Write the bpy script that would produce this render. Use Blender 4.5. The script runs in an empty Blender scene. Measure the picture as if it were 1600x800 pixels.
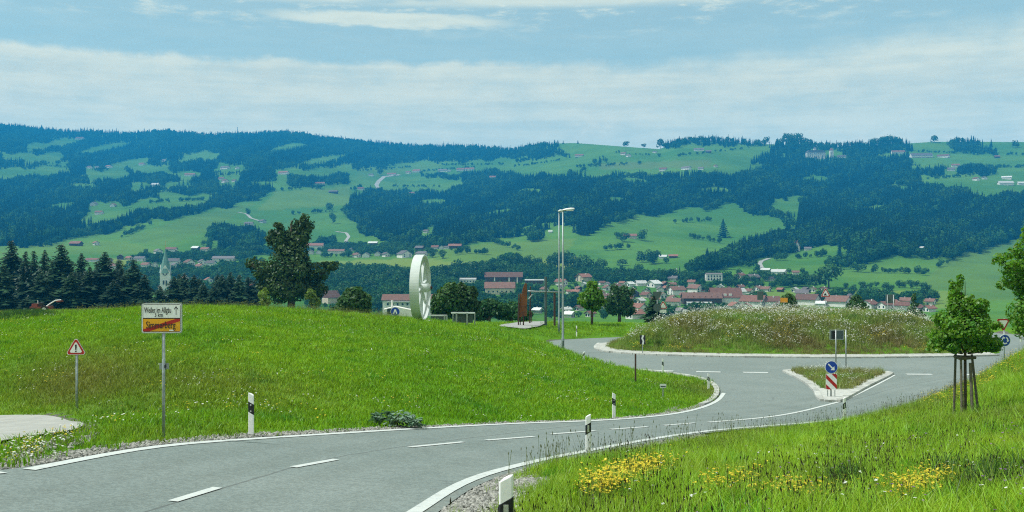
import bpy, bmesh, math, random
import numpy as np
from mathutils import Vector, Matrix, geometry
random.seed(7); rng = np.random.default_rng(7)
SC = bpy.context.scene
COL = SC.collection
R = math.radians

# ---------------------------------------------------------------- camera
cam = bpy.data.cameras.new('camera'); cam_o = bpy.data.objects.new('camera', cam); COL.objects.link(cam_o)
cam.sensor_width = 36; cam.lens = 36; cam.clip_start = 0.2; cam.clip_end = 40000
cam_o.location = (0, 0, 0); cam_o.rotation_euler = (R(90), 0, 0)
SC.camera = cam_o
# ---------------------------------------------------------------- sun, sky, exposure
SUN_EL = R(56); SUN_AZ = math.atan2(-0.97, -0.14)          # azimuth from +Y towards +X
sd = Vector((math.sin(SUN_AZ)*math.cos(SUN_EL), math.cos(SUN_AZ)*math.cos(SUN_EL), math.sin(SUN_EL)))
sun = bpy.data.lights.new('sun', 'SUN'); sun.energy = 4.2; sun.angle = R(0.6); sun.color = (1, .985, .95)
sun_o = bpy.data.objects.new('sun', sun); COL.objects.link(sun_o)
sun_o.rotation_euler = (-sd).to_track_quat('-Z', 'Y').to_euler(); sun_o.location = (-60, -30, 90)

def N(nt, t, **kw):
    n = nt.nodes.new(t)
    for k, v in kw.items():
        if k == 'inp':
            for i, val in v.items(): n.inputs[i].default_value = val
        else: setattr(n, k, v)
    return n
def L(nt, a, b): nt.links.new(a, b)
def M_(nt, op, a, b=None, c=None, clamp=False):
    n = N(nt, 'ShaderNodeMath', operation=op, use_clamp=clamp)
    for i, v in enumerate((a, b, c)):
        if v is None: continue
        if isinstance(v, (int, float)): n.inputs[i].default_value = v
        else: L(nt, v, n.inputs[i])
    return n.outputs[0]
def SS(nt, v, lo, hi, o0=0., o1=1.):
    n = N(nt, 'ShaderNodeMapRange', interpolation_type='SMOOTHSTEP')
    for i, x in enumerate((v, lo, hi, o0, o1)):
        if isinstance(x, (int, float)): n.inputs[i].default_value = x
        else: L(nt, x, n.inputs[i])
    return n.outputs[0]
def MIX(nt, f, a, b, mode='MIX'):
    n = N(nt, 'ShaderNodeMix', data_type='RGBA', blend_type=mode)
    for i, v in ((0, f), (6, a), (7, b)):
        if isinstance(v, (int, float)): n.inputs[i].default_value = v
        elif isinstance(v, (tuple, list)): n.inputs[i].default_value = tuple(v) + ((1,) if len(v) == 3 else ())
        else: L(nt, v, n.inputs[i])
    return n.outputs[2]

world = bpy.data.worlds.new('World'); SC.world = world; world.use_nodes = True
nt = world.node_tree; nt.nodes.clear()
sky = N(nt, 'ShaderNodeTexSky', sky_type='NISHITA', sun_disc=False)
sky.sun_elevation = SUN_EL; sky.sun_rotation = SUN_AZ; sky.air_density = 1.0; sky.dust_density = .6; sky.ozone_density = 1.6; sky.altitude = 700
tc = N(nt, 'ShaderNodeTexCoord'); sep = N(nt, 'ShaderNodeSeparateXYZ'); L(nt, tc.outputs['Generated'], sep.inputs[0])
DEG = 57.29578
el = M_(nt, 'MULTIPLY', M_(nt, 'ARCSINE', sep.outputs[2]), DEG)
az = M_(nt, 'MULTIPLY', M_(nt, 'ARCTAN2', sep.outputs[0], sep.outputs[1]), DEG)
def skynoise(sa, se, scale, detail, rough=.55, off=0.):
    c = N(nt, 'ShaderNodeCombineXYZ'); L(nt, M_(nt, 'MULTIPLY', az, sa), c.inputs[0]); L(nt, M_(nt, 'MULTIPLY', el, se), c.inputs[1]); c.inputs[2].default_value = off
    n = N(nt, 'ShaderNodeTexNoise', inp={'Scale': scale, 'Detail': detail, 'Roughness': rough}); L(nt, c.outputs[0], n.inputs['Vector']); return n.outputs[0]
n1 = skynoise(.10, .55, 1, 6, .6); n2 = skynoise(.05, .9, 1.3, 5, .6, 4.); n3 = skynoise(.25, 1.1, 1.6, 7, .65, 9.)
n4 = skynoise(.35, .5, 1.2, 6, .6, 21.)
# great veil of cloud below about 11 degrees, higher towards +az
edge = M_(nt, 'ADD', 10.8, SS(nt, az, 5., 28., 0., 1.7))
edge = M_(nt, 'ADD', edge, M_(nt, 'MULTIPLY', M_(nt, 'SUBTRACT', n4, .5), 1.3))
d_ = M_(nt, 'SUBTRACT', edge, el)
veil = M_(nt, 'MULTIPLY', SS(nt, d_, -.05, SS(nt, az, -2., 18., .5, 1.9)), SS(nt, M_(nt, 'MULTIPLY_ADD', n4, .6, M_(nt, 'MULTIPLY', n2, .4)), .28, .62, .62, 1.))
veil = M_(nt, 'MULTIPLY', veil, SS(nt, d_, 1.0, 5., 1., .86))
# lens shaped cloud
ea = M_(nt, 'DIVIDE', M_(nt, 'ADD', az, 6.9), 7.6); ee = M_(nt, 'DIVIDE', M_(nt, 'SUBTRACT', M_(nt, 'ADD', el, M_(nt, 'MULTIPLY', M_(nt, 'SUBTRACT', n3, .5), .9)), M_(nt, 'ADD', 12.80, M_(nt, 'MULTIPLY', az, -.012))), .50)
lens = SS(nt, M_(nt, 'ADD', M_(nt, 'MULTIPLY', ea, ea), M_(nt, 'MULTIPLY', ee, ee)), .25, 1.1, .85, 0.)
# streaks of cirrus, in the frame only at its top, and on over the rest of the sky
cir = M_(nt, 'MULTIPLY', SS(nt, n3, .50, .72), SS(nt, el, 11.6, 13.6, 0., .8))
cir2 = M_(nt, 'MULTIPLY', SS(nt, el, 13.45, 13.95), SS(nt, n1, .30, .52, 0., .8))
band = M_(nt, 'MAXIMUM', cir, cir2)
m_ = M_(nt, 'MULTIPLY_ADD', M_(nt, 'MAXIMUM', M_(nt, 'MAXIMUM', veil, lens), band), .66, .30)
puff = M_(nt, 'MULTIPLY', SS(nt, n4, .56, .70), SS(nt, el, 6., 8.5, .55, 0.))
blue = MIX(nt, 1.0, sky.outputs[0], (1.0, 1.25, .93), 'MULTIPLY')
cl_c = MIX(nt, puff, MIX(nt, SS(nt, M_(nt, 'MULTIPLY_ADD', n3, .5, M_(nt, 'MULTIPLY', n2, .5)), .35, .65), (6.7, 6.95, 5.4), (8.2, 8.1, 6.0)), (9.4, 8.7, 6.4))
lowb = SS(nt, el, 4.5, 9.5, 1.32, 1.); cmb = N(nt, 'ShaderNodeCombineXYZ')
for i_ in range(3): L(nt, lowb, cmb.inputs[i_])
colr = MIX(nt, m_, blue, MIX(nt, 1., cl_c, cmb.outputs[0], 'MULTIPLY'))
bg = N(nt, 'ShaderNodeBackground', inp={'Strength': .125}); L(nt, colr, bg.inputs[0])
wo = N(nt, 'ShaderNodeOutputWorld'); L(nt, bg.outputs[0], wo.inputs[0])

SC.view_settings.view_transform = 'Standard'; SC.view_settings.look = 'None'
SC.view_settings.exposure = 0.16; SC.view_settings.gamma = 1.0; SC.view_settings.use_curve_mapping = False
SC.render.engine = 'CYCLES'; cy = SC.cycles
cy.use_denoising = False; cy.pixel_filter_type = 'BLACKMAN_HARRIS'; cy.filter_width = 1.15; cy.max_bounces = 6; cy.diffuse_bounces = 2; cy.glossy_bounces = 2; cy.transmission_bounces = 4; cy.volume_bounces = 0; cy.transparent_max_bounces = 8
cy.sample_clamp_indirect = 6

# ---------------------------------------------------------------- helpers
F = 1600.0
def P(px, py, Y): return Vector(((px-800)/F*Y, Y, (400-py)/F*Y))
def tag(o, label=None, cat=None, group=None, kind=None):
    if label: o['label'] = label
    if cat: o['category'] = cat
    if group: o['group'] = group
    if kind: o['kind'] = kind
    return o
def empty(name, loc, rz=0., label=None, cat=None, group=None):
    o = bpy.data.objects.new(name, None); COL.objects.link(o); o.location = loc; o.rotation_euler = (0, 0, rz); o.empty_display_size = .1
    return tag(o, label, cat, group)
def link(name, me, parent=None, mat=None):
    o = bpy.data.objects.new(name, me); COL.objects.link(o)
    if parent is not None: o.parent = parent
    if mat is not None and len(me.materials) == 0: me.materials.append(mat)
    return o
def copy_tree(o, parent=None):
    c = o.copy(); COL.objects.link(c)
    if parent is not None: c.parent = parent; c.matrix_parent_inverse = o.matrix_parent_inverse.copy()
    for ch in list(o.children): copy_tree(ch, c)
    return c
def npmesh(name, V, Fq, smooth=False):
    V = np.asarray(V, dtype=np.float64); Fq = np.asarray(Fq, dtype=np.int32)
    me = bpy.data.meshes.new(name); k = Fq.shape[1]; n = len(Fq)
    me.vertices.add(len(V)); me.vertices.foreach_set('co', V.ravel())
    me.loops.add(n*k); me.loops.foreach_set('vertex_index', Fq.ravel())
    me.polygons.add(n); me.polygons.foreach_set('loop_start', np.arange(n, dtype=np.int32)*k)
    me.update(calc_edges=True); me.validate()
    if smooth: me.polygons.foreach_set('use_smooth', np.ones(len(me.polygons), dtype=bool))
    return me
class MB:
    def __init__(s): s.v = []; s.f = []
    def box(s, c, size, M=None, taper=1.0):
        x, y, z = (q/2 for q in size); c = Vector(c); b = len(s.v)
        for dz in (-1, 1):
            t = taper if dz > 0 else 1.
            for dx, dy in ((-1, -1), (1, -1), (1, 1), (-1, 1)):
                p = c + Vector((dx*x*t, dy*y*t, dz*z)); s.v.append(M @ p if M else p)
        for q in ((3, 2, 1, 0), (4, 5, 6, 7), (0, 1, 5, 4), (1, 2, 6, 5), (2, 3, 7, 6), (3, 0, 4, 7)): s.f.append([b+i for i in q])
        return s
    def tube(s, pts, rad, n=8, cap=True):
        pts = [Vector(p) for p in pts]; rings = []
        if isinstance(rad, (int, float)): rad = [rad]*len(pts)
        for i, p in enumerate(pts):
            t = (pts[min(i+1, len(pts)-1)] - pts[max(i-1, 0)]).normalized()
            a = t.cross(Vector((0, 0, 1))) if abs(t.z) < .95 else t.cross(Vector((1, 0, 0)))
            a.normalize(); b_ = t.cross(a); r = []
            for k in range(n):
                an = 2*math.pi*k/n; s.v.append(p + (a*math.cos(an) + b_*math.sin(an))*rad[i]); r.append(len(s.v)-1)
            rings.append(r)
        for r0, r1 in zip(rings, rings[1:]):
            for k in range(n): s.f.append([r0[k], r1[k], r1[(k+1) % n], r0[(k+1) % n]])
        if cap: s.f.append(rings[0]); s.f.append(rings[-1][::-1])
        return s
    def prism(s, poly, d0, d1, M=None):
        """polygon of (x, z) pushed from y=d0 to y=d1"""
        b = len(s.v); n = len(poly)
        for d in (d0, d1):
            for x, z in poly:
                p = Vector((x, d, z)); s.v.append(M @ p if M else p)
        s.f.append([b+i for i in range(n)]); s.f.append([b+n+i for i in range(n)][::-1])
        for i in range(n): j = (i+1) % n; s.f.append([b+i, b+n+i, b+n+j, b+j])
        return s
    def lathe(s, prof, n=24, M=None, close=False):
        """profile of (r, z) spun round z"""
        b = len(s.v); m = len(prof)
        for k in range(n):
            an = 2*math.pi*k/n
            for r, z in prof:
                p = Vector((r*math.cos(an), r*math.sin(an), z)); s.v.append(M @ p if M else p)
        for k in range(n):
            k2 = (k+1) % n
            for i in range(m if close else m-1):
                j = (i+1) % m; s.f.append([b+k*m+i, b+k2*m+i, b+k2*m+j, b+k*m+j])
        return s
    def face(s, pts):
        b = len(s.v); s.v += [Vector(p) for p in pts]; s.f.append(list(range(b, b+len(pts)))); return s
    def mesh(s, name, mat=None, smooth=False, fix=True):
        me = bpy.data.meshes.new(name); me.from_pydata([tuple(v) for v in s.v], [], s.f)
        if fix:
            bm = bmesh.new(); bm.from_mesh(me); bmesh.ops.recalc_face_normals(bm, faces=bm.faces); bm.to_mesh(me); bm.free()
        if mat: me.materials.append(mat)
        if smooth: me.polygons.foreach_set('use_smooth', [True]*len(me.polygons))
        return me
    def build(s, name, mat, parent=None, smooth=False):
        return link(name, s.mesh(name, mat, smooth), parent)
def bevel(o, w=.01, seg=2):
    m = o.modifiers.new('bevel', 'BEVEL'); m.width = w; m.segments = seg; m.limit_method = 'ANGLE'; return o
_fonts = {}
def text_mesh(name, s, size, mat, parent, loc, rot, fit=None, xs=1., ext=.002, align='CENTER', bold=.0):
    cu = bpy.data.curves.new(name, 'FONT'); cu.body = s; cu.size = size; cu.extrude = ext; cu.align_x = align; cu.align_y = 'CENTER'; cu.offset = bold; cu.resolution_u = 3
    t = bpy.data.objects.new(name, cu); COL.objects.link(t); bpy.context.view_layer.update()
    me = bpy.data.meshes.new_from_object(t.evaluated_get(bpy.context.evaluated_depsgraph_get())); bpy.data.objects.remove(t); bpy.data.curves.remove(cu)
    me.name = name; me.materials.clear(); me.materials.append(mat)
    o = link(name, me, parent); o.location = loc; o.rotation_euler = rot
    if fit: w_ = [v.co.x for v in me.vertices]; xs = fit/(max(w_)-min(w_))
    o.scale = (xs, 1, 1); return o

# ---------------------------------------------------------------- materials
def newmat(name):
    m = bpy.data.materials.new(name); m.use_nodes = True; t = m.node_tree; t.nodes.clear()
    o = N(t, 'ShaderNodeOutputMaterial'); return m, t, o
def noise(t, scale, detail=4, rough=.55, vec=None, off=None):
    n = N(t, 'ShaderNodeTexNoise', inp={'Scale': scale, 'Detail': detail, 'Roughness': rough})
    if vec is not None: L(t, vec, n.inputs['Vector'])
    return n.outputs[0]
def pos(t): return N(t, 'ShaderNodeNewGeometry').outputs['Position']
def objc(t): return N(t, 'ShaderNodeTexCoord').outputs['Object']
def simple(name, c, rough=.6, var=.15, scale=6., metal=0., bump=.0, spec=.4, c2=None, world_=False, emit=None):
    m, t, o = newmat(name); v = pos(t) if world_ else objc(t)
    b = N(t, 'ShaderNodeBsdfPrincipled', inp={'Roughness': rough, 'Metallic': metal, 'Specular IOR Level': spec})
    n = noise(t, scale, 5, .6, v)
    c2 = c2 or tuple(x*(1-2*var) for x in c)
    L(t, MIX(t, SS(t, n, .3, .7), c2, c), b.inputs['Base Color'])
    L(t, M_(t, 'MULTIPLY_ADD', n, .2, rough-.1, clamp=True), b.inputs['Roughness'])
    if bump:
        bp = N(t, 'ShaderNodeBump', inp={'Strength': bump, 'Distance': .02}); L(t, noise(t, scale*6, 4, .6, v), bp.inputs['Height']); L(t, bp.outputs[0], b.inputs['Normal'])
    L(t, b.outputs[0], o.inputs[0]); return m
def leafmat(name, c1, c2, trans=.35, scale=.15, c3=None, dry=None, vary=.35, tcol=(1.25, 1.25, .55), up=0., gloss=.02):
    """thin leaves: diffuse and translucent, tone drifts in the world and from one instance to the next"""
    m, t, o = newmat(name); p = pos(t)
    col = MIX(t, SS(t, noise(t, scale, 4, .6, p), .32, .68), c1, c2)
    if c3: col = MIX(t, SS(t, noise(t, scale*3.1, 3, .6, p), .52, .72), col, c3)
    if dry:
        a = N(t, 'ShaderNodeAttribute', attribute_type='INSTANCER', attribute_name='dry'); col = MIX(t, a.outputs['Fac'], col, dry)
    oi = N(t, 'ShaderNodeObjectInfo'); rnd = oi.outputs['Random']
    gi = N(t, 'ShaderNodeNewGeometry').outputs['Random Per Island']
    f = M_(t, 'ADD', M_(t, 'MULTIPLY', rnd, vary), M_(t, 'MULTIPLY', gi, vary)); f = M_(t, 'ADD', f, 1-vary)
    hs = N(t, 'ShaderNodeHueSaturation', inp={'Saturation': 1.0}); L(t, col, hs.inputs['Color']); L(t, f, hs.inputs['Value'])
    L(t, M_(t, 'MULTIPLY_ADD', gi, .03, .485), hs.inputs['Hue'])
    d = N(t, 'ShaderNodeBsdfDiffuse'); L(t, hs.outputs[0], d.inputs[0])
    if up:
        va = N(t, 'ShaderNodeVectorMath', operation='SCALE', inp={3: 1-up}); L(t, N(t, 'ShaderNodeNewGeometry').outputs['Normal'], va.inputs[0])
        vb = N(t, 'ShaderNodeVectorMath', operation='ADD'); L(t, va.outputs[0], vb.inputs[0]); vb.inputs[1].default_value = (0, 0, up)
        vn = N(t, 'ShaderNodeVectorMath', operation='NORMALIZE'); L(t, vb.outputs[0], vn.inputs[0]); L(t, vn.outputs[0], d.inputs['Normal'])
    tr = N(t, 'ShaderNodeBsdfTranslucent'); L(t, MIX(t, 1., hs.outputs[0], tcol, 'MULTIPLY'), tr.inputs[0])
    g = N(t, 'ShaderNodeBsdfGlossy', inp={'Roughness': .45}); g.inputs[0].default_value = (.9, .95, 1, 1)
    mx = N(t, 'ShaderNodeMixShader', inp={0: trans}); L(t, d.outputs[0], mx.inputs[1]); L(t, tr.outputs[0], mx.inputs[2])
    m2 = N(t, 'ShaderNodeMixShader', inp={0: gloss}); L(t, mx.outputs[0], m2.inputs[1]); L(t, g.outputs[0], m2.inputs[2])
    L(t, m2.outputs[0], o.inputs[0]); return m
GR1, GR2, GR3 = (.085, .175, .010), (.135, .225, .012), (.06, .135, .012)
DRY = (.185, .165, .045)
mt_asphalt, t, o = newmat('asphalt'); p = pos(t)
b = N(t, 'ShaderNodeBsdfPrincipled', inp={'Roughness': .85, 'Specular IOR Level': .25})
c = MIX(t, SS(t, noise(t, .22, 5, .6, p), .3, .7), (.154, .195, .189), (.186, .226, .218))
c = MIX(t, SS(t, noise(t, 2.4, 4, .7, p), .45, .75, 0., .5), c, (.138, .168, .158))
vo = N(t, 'ShaderNodeTexVoronoi', inp={'Scale': 24.}); L(t, p, vo.inputs['Vector'])
sp = N(t, 'ShaderNodeSeparateColor'); L(t, vo.outputs['Color'], sp.inputs[0])
c = MIX(t, .85, c, MIX(t, SS(t, sp.outputs[0], .1, .95), (.82, .83, .83), (1.18, 1.17, 1.16)), 'MULTIPLY')
ac = N(t, 'ShaderNodeAttribute', attribute_name='across').outputs['Fac']
trk = 0
for x_ in (1.25, 2.55, 3.95, 5.2):
    g_ = SS(t, M_(t, 'ABSOLUTE', M_(t, 'SUBTRACT', ac, x_)), .1, .55, 1., 0.); trk = g_ if x_ == 1.25 else M_(t, 'MAXIMUM', trk, g_)
c = MIX(t, M_(t, 'MULTIPLY', trk, SS(t, noise(t, .35, 4, .6, p), .3, .7, .35, .9)), c, MIX(t, 1., c, (.90, .90, .89), 'MULTIPLY'))
edge_d = M_(t, 'MULTIPLY', SS(t, ac, .0, .55, 1., 0.), SS(t, noise(t, 1.3, 5, .7, p), .35, .7)); c = MIX(t, M_(t, 'MULTIPLY', edge_d, .5), c, (.15, .14, .11))
seam = M_(t, 'MULTIPLY', SS(t, M_(t, 'ABSOLUTE', M_(t, 'SUBTRACT', ac, M_(t, 'MULTIPLY_ADD', noise(t, .5, 3, .5, p), .12, 3.32))), .012, .04, 1., 0.), .55)
c = MIX(t, seam, c, (.06, .065, .065))
vc = N(t, 'ShaderNodeTexVoronoi', feature='DISTANCE_TO_EDGE', inp={'Scale': .16}); wp = N(t, 'ShaderNodeVectorMath', operation='ADD'); L(t, p, wp.inputs[0])
nn_ = N(t, 'ShaderNodeTexNoise', inp={'Scale': .6, 'Detail': 5., 'Roughness': .7}); L(t, p, nn_.inputs['Vector']); ns_ = N(t, 'ShaderNodeVectorMath', operation='SCALE', inp={3: 2.2}); L(t, nn_.outputs['Color'], ns_.inputs[0]); L(t, ns_.outputs[0], wp.inputs[1]); L(t, wp.outputs[0], vc.inputs['Vector'])
c = MIX(t, M_(t, 'MULTIPLY', SS(t, vc.outputs['Distance'], .001, .006, 1., 0.), SS(t, noise(t, .12, 3, .5, p), .5, .62, 0., .6)), c, (.07, .075, .075))
c = MIX(t, SS(t, noise(t, 40., 2, .5, p), .60, .70, 0., .35), c, (.34, .35, .33))
wv = N(t, 'ShaderNodeTexNoise', inp={'Scale': .7, 'Detail': 6., 'Roughness': .7}); L(t, p, wv.inputs['Vector'])
L(t, c, b.inputs['Base Color'])
bp = N(t, 'ShaderNodeBump', inp={'Strength': .5, 'Distance': .01}); L(t, vo.outputs['Distance'], bp.inputs['Height']); L(t, bp.outputs[0], b.inputs['Normal']); L(t, b.outputs[0], o.inputs[0])
def worn_paint(name, base, under, amt=.6):
    m, t, o = newmat(name); p = pos(t)
    b = N(t, 'ShaderNodeBsdfPrincipled', inp={'Roughness': .6, 'Specular IOR Level': .35})
    k = M_(t, 'MULTIPLY', SS(t, noise(t, 7., 6, .75, p), .48, .68), amt)
    k2 = M_(t, 'MULTIPLY', SS(t, noise(t, 60., 3, .6, p), .5, .7), .25)
    L(t, MIX(t, M_(t, 'MAXIMUM', k, k2), base, under), b.inputs['Base Color']); L(t, b.outputs[0], o.inputs[0]); return m
mt_line = worn_paint('road_paint', (.53, .57, .56), (.29, .32, .31))
mt_kerb = simple('kerb_concrete', (.46, .48, .45), .85, .16, 5., bump=.3, world_=True)
mt_conc = simple('pale_concrete', (.35, .36, .335), .9, .10, 1.5, bump=.3, world_=True)
mt_gravelpad = simple('gravel_pad', (.36, .37, .36), .95, .18, 8., bump=.6, world_=True)
mt_white = simple('white_plastic', (.80, .82, .81), .38, .05, 9.)
mt_black = simple('black_plastic', (.015, .017, .022), .4, .2, 9.)
mt_refl = simple('reflector', (.62, .64, .64), .2, .1, 30., metal=.5)
mt_galv = simple('galvanised_steel', (.36, .41, .41), .42, .18, 12., metal=.55)
mt_lamp = simple('lamp_grey', (.27, .33, .33), .42, .1, 4., metal=.35)
mt_lamphead = simple('lamp_head', (.72, .76, .75), .35, .06, 4.)
mt_signw = simple('sign_white', (.76, .79, .78), .4, .04, 6.)
mt_signy = simple('sign_yellow', (.74, .36, .012), .4, .05, 6.)
mt_signr = simple('sign_red', (.42, .018, .014), .4, .08, 6.)
mt_signb = simple('sign_blue', (.012, .06, .36), .4, .08, 6.)
mt_signk = simple('sign_black', (.02, .021, .024), .45, .1, 6.)
mt_signback = simple('sign_back', (.085, .125, .13), .55, .12, 3., metal=.3)
mt_rust = simple('rusty_steel', (.20, .075, .022), .85, .0, 2.2, bump=.5, c2=(.085, .036, .018))
mt_rustdark = simple('dark_rust', (.075, .04, .028), .85, .2, 3., bump=.4)
mt_wheel = simple('wheel_paint', (.56, .61, .60), .5, .10, 1.2, c2=(.47, .53, .52))
mt_wood = simple('weathered_wood', (.15, .135, .10), .85, .0, 7., bump=.5, c2=(.085, .078, .06))
mt_bark = simple('bark', (.10, .075, .05), .95, .25, 4., bump=.7)
mt_stone = simple('limestone_gravel', (.40, .40, .37), .9, .0, 14., world_=True, c2=(.11, .115, .105))
mt_wallw = simple('white_render', (.74, .73, .68), .85, .07, .3)
mt_wallc = simple('cream_render', (.62, .56, .42), .85, .07, .3)
mt_wallb = simple('dark_timber', (.085, .055, .035), .85, .2, .6)
mt_wallg = simple('grey_cladding', (.36, .42, .43), .6, .1, .4)
def tilemat(name, c, c2):
    m, t, o = newmat(name); v = objc(t)
    b = N(t, 'ShaderNodeBsdfPrincipled', inp={'Roughness': .8, 'Specular IOR Level': .3})
    w = N(t, 'ShaderNodeTexWave', wave_type='BANDS', bands_direction='Z', inp={'Scale': 1.6, 'Distortion': .4}); L(t, v, w.inputs['Vector'])
    col = MIX(t, SS(t, noise(t, .6, 5, .65, v), .3, .7), c, c2)
    oi = N(t, 'ShaderNodeObjectInfo'); hs = N(t, 'ShaderNodeHueSaturation'); L(t, col, hs.inputs['Color']); L(t, M_(t, 'MULTIPLY_ADD', oi.outputs['Random'], .55, .72), hs.inputs['Value'])
    L(t, MIX(t, M_(t, 'MULTIPLY', w.outputs['Fac'], .25), hs.outputs[0], (.04, .03, .03)), b.inputs['Base Color']); L(t, b.outputs[0], o.inputs[0]); return m
mt_roofr = tilemat('red_tiles', (.27, .125, .085), (.18, .085, .065))
mt_roofb = tilemat('brown_tiles', (.21, .105, .075), (.14, .08, .062))
mt_roofg = tilemat('grey_tiles', (.17, .155, .155), (.115, .11, .115))
mt_roofp = tilemat('pale_sheet_roof', (.62, .64, .62), (.5, .52, .5))
mt_copper = tilemat('copper_green', (.16, .30, .24), (.11, .24, .2))
mt_win = simple('window_glass', (.035, .045, .055), .15, .2, 2., spec=.6)
mt_gold = simple('gilt', (.6, .42, .1), .35, .1, 3., metal=.8)
mt_orange = simple('orange_sign', (.72, .30, .02), .5, .08, 3.)
mt_tyre = simple('tyre', (.02, .02, .02), .8, .2, 5.)
mt_redm = simple('faded_red_paint', (.20, .05, .035), .6, .15, 3.)
t = mt_kerb.node_tree; b = next(n for n in t.nodes if n.type == 'BSDF_PRINCIPLED'); src = b.inputs['Base Color'].links[0].from_socket
hs = N(t, 'ShaderNodeHueSaturation'); L(t, src, hs.inputs['Color']); L(t, M_(t, 'MULTIPLY_ADD', N(t, 'ShaderNodeObjectInfo').outputs['Random'], .34, .82), hs.inputs['Value']); L(t, hs.outputs[0], b.inputs['Base Color'])
# ================================================================ ground
def S_(X, Y):
    """surface of the road: a plane coming down the hill, rounding off into the level roundabout"""
    p1 = -2.644 - .0812*X - .0818*Y
    s = 1.6; q = np.clip((p1+8)*s, -40, 40)
    return -8 + np.log1p(np.exp(q))/s
def hitS(px, py):
    lo, hi = 2.0, 260.
    ys = np.linspace(lo, hi, 4000); X = (px-800)/F*ys; d = (400-py)/F*ys - S_(X, ys)
    i = int(np.argmax(d < 0)); a, b = ys[max(i-1, 0)], ys[i]
    for _ in range(40):
        m = (a+b)/2
        if (400-py)/F*m - S_((px-800)/F*m, m) < 0: b = m
        else: a = m
    return np.array([(px-800)/F*b, b])
def pl(pts): return np.array([hitS(*q) for q in pts])
def resample(A, step):
    A = np.asarray(A, float); d = np.r_[0, np.cumsum(np.linalg.norm(np.diff(A, axis=0), axis=1))]
    n = max(2, int(round(d[-1]/step))+1); s = np.linspace(0, d[-1], n)
    return np.c_[np.interp(s, d, A[:, 0]), np.interp(s, d, A[:, 1])]
def smooth(A, k=3, it=2):
    A = np.array(A, float)
    for _ in range(it): B = A.copy(); B[1:-1] = (A[:-2] + 2*A[1:-1] + A[2:])/4; A = B
    return A
def chaikin(A, it=2):
    A = np.asarray(A, float)
    for _ in range(it):
        q = A[:-1]*.75 + A[1:]*.25; r = A[:-1]*.25 + A[1:]*.75
        A = np.vstack([A[:1], np.c_[q, r].reshape(-1, 2), A[-1:]])
    return A
def inpoly(pts, poly):
    x, y = pts[:, 0], pts[:, 1]; c = np.zeros(len(pts), bool); n = len(poly); j = n-1
    for i in range(n):
        xi, yi = poly[i]; xj, yj = poly[j]
        if yi != yj: c ^= ((yi > y) != (yj > y)) & (x < (xj-xi)*(y-yi)/(yj-yi)+xi)
        j = i
    return c
def dist_line(pts, A, closed=False):
    A = np.asarray(A); B = np.roll(A, -1, 0) if closed else A[1:]; A = A if closed else A[:-1]
    out = np.full(len(pts), 1e9)
    for a, b in zip(A, B):
        ab = b-a; l2 = max((ab**2).sum(), 1e-9); t = np.clip(((pts-a) @ ab)/l2, 0, 1)
        out = np.minimum(out, np.hypot(*(pts - a - t[:, None]*ab).T))
    return out

left_px = [(32, 733), (150, 710), (250, 694), (400, 684), (560, 674), (700, 666), (800, 661), (900, 658), (960, 655), (1030, 649), (1070, 642.5), (1100, 634), (1119, 625), (1127, 614), (1123, 602), (1105, 592), (1070, 585), (1030, 580), (1000, 577.5)]
left_edge = chaikin(np.vstack([[(-12.5, 2.), (-10.2, 9.5)], pl(left_px)]), 2)
outer_left = chaikin(np.vstack([left_edge[-1:], pl([(950, 570), (900, 556), (872, 544), (856, 535), (862, 532), (885, 530.5), (925, 528.4), (965, 527)]), [(14.5, 104), (20, 110), (26, 114)]]), 2)
right_px = [(686, 800), (712, 779), (742, 760), (778, 744.5), (818, 733), (866, 721), (919, 710), (1000, 693.5), (1100, 676), (1200, 667), (1319, 657), (1400, 642), (1450, 629), (1490, 612)]
right_edge = chaikin(np.vstack([[(-5.6, -30), (-3.9, -8), (-2.6, 6.)], pl(right_px), [(33, 66.5), (48, 72), (80, 77), (140, 80)]]), 2)
road_poly = np.vstack([[(-14.5, -30)], left_edge[:-1], outer_left, [(32, 118), (37, 170), (45, 170), (42, 118), (50, 108), (54, 96), (80, 90), (140, 92)], right_edge[::-1]])
isl_front = pl([(931, 541), (929.5, 544.5), (934, 547.5), (945, 550), (965, 552), (1000, 554.5), (1100, 557.5), (1200, 559), (1300, 559.8), (1400, 559.2), (1490, 558), (1560, 556)])
island = chaikin(np.vstack([isl_front, [(42.0, 86), (43, 96), (38, 106), (28, 109.5), (17, 106), (10, 98), (7.9, 93)], isl_front[:1]]), 2)[:-1]
split = np.vstack([chaikin(pl([(1226, 581), (1245, 590), (1266, 602), (1277, 614), (1281, 626), (1296, 629), (1312, 627.5)]), 2), chaikin(pl([(1330, 617.5), (1352, 605), (1375, 594), (1394, 584.5), (1388, 582.5)]), 1), pl([(1340, 580.5), (1290, 580), (1240, 579.5)])])
def inset(poly, d):
    P_ = np.asarray(poly); n = len(P_); c = P_.mean(0)
    a = np.roll(P_, 1, 0); b = np.roll(P_, -1, 0); t = b-a; t /= np.maximum(np.linalg.norm(t, axis=1)[:, None], 1e-6)
    nrm = np.c_[-t[:, 1], t[:, 0]]
    area = .5*np.sum(P_[:, 0]*np.roll(P_[:, 1], -1) - np.roll(P_[:, 0], -1)*P_[:, 1])
    return P_ + nrm*d*(1 if area > 0 else -1)
path_px_Y = [(-260, 640, 38), (-120, 645, 34.5), (0, 648, 31), (60, 649.5, 29.5), (100, 652.5, 27.7), (123, 657.5, 25.8), (133, 663.5, 24.3), (122, 671, 22.9), (85, 677.5, 21.7), (45, 682, 20.8), (0, 690, 19.3), (-80, 705, 17.6), (-240, 735, 15.4)]
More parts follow.
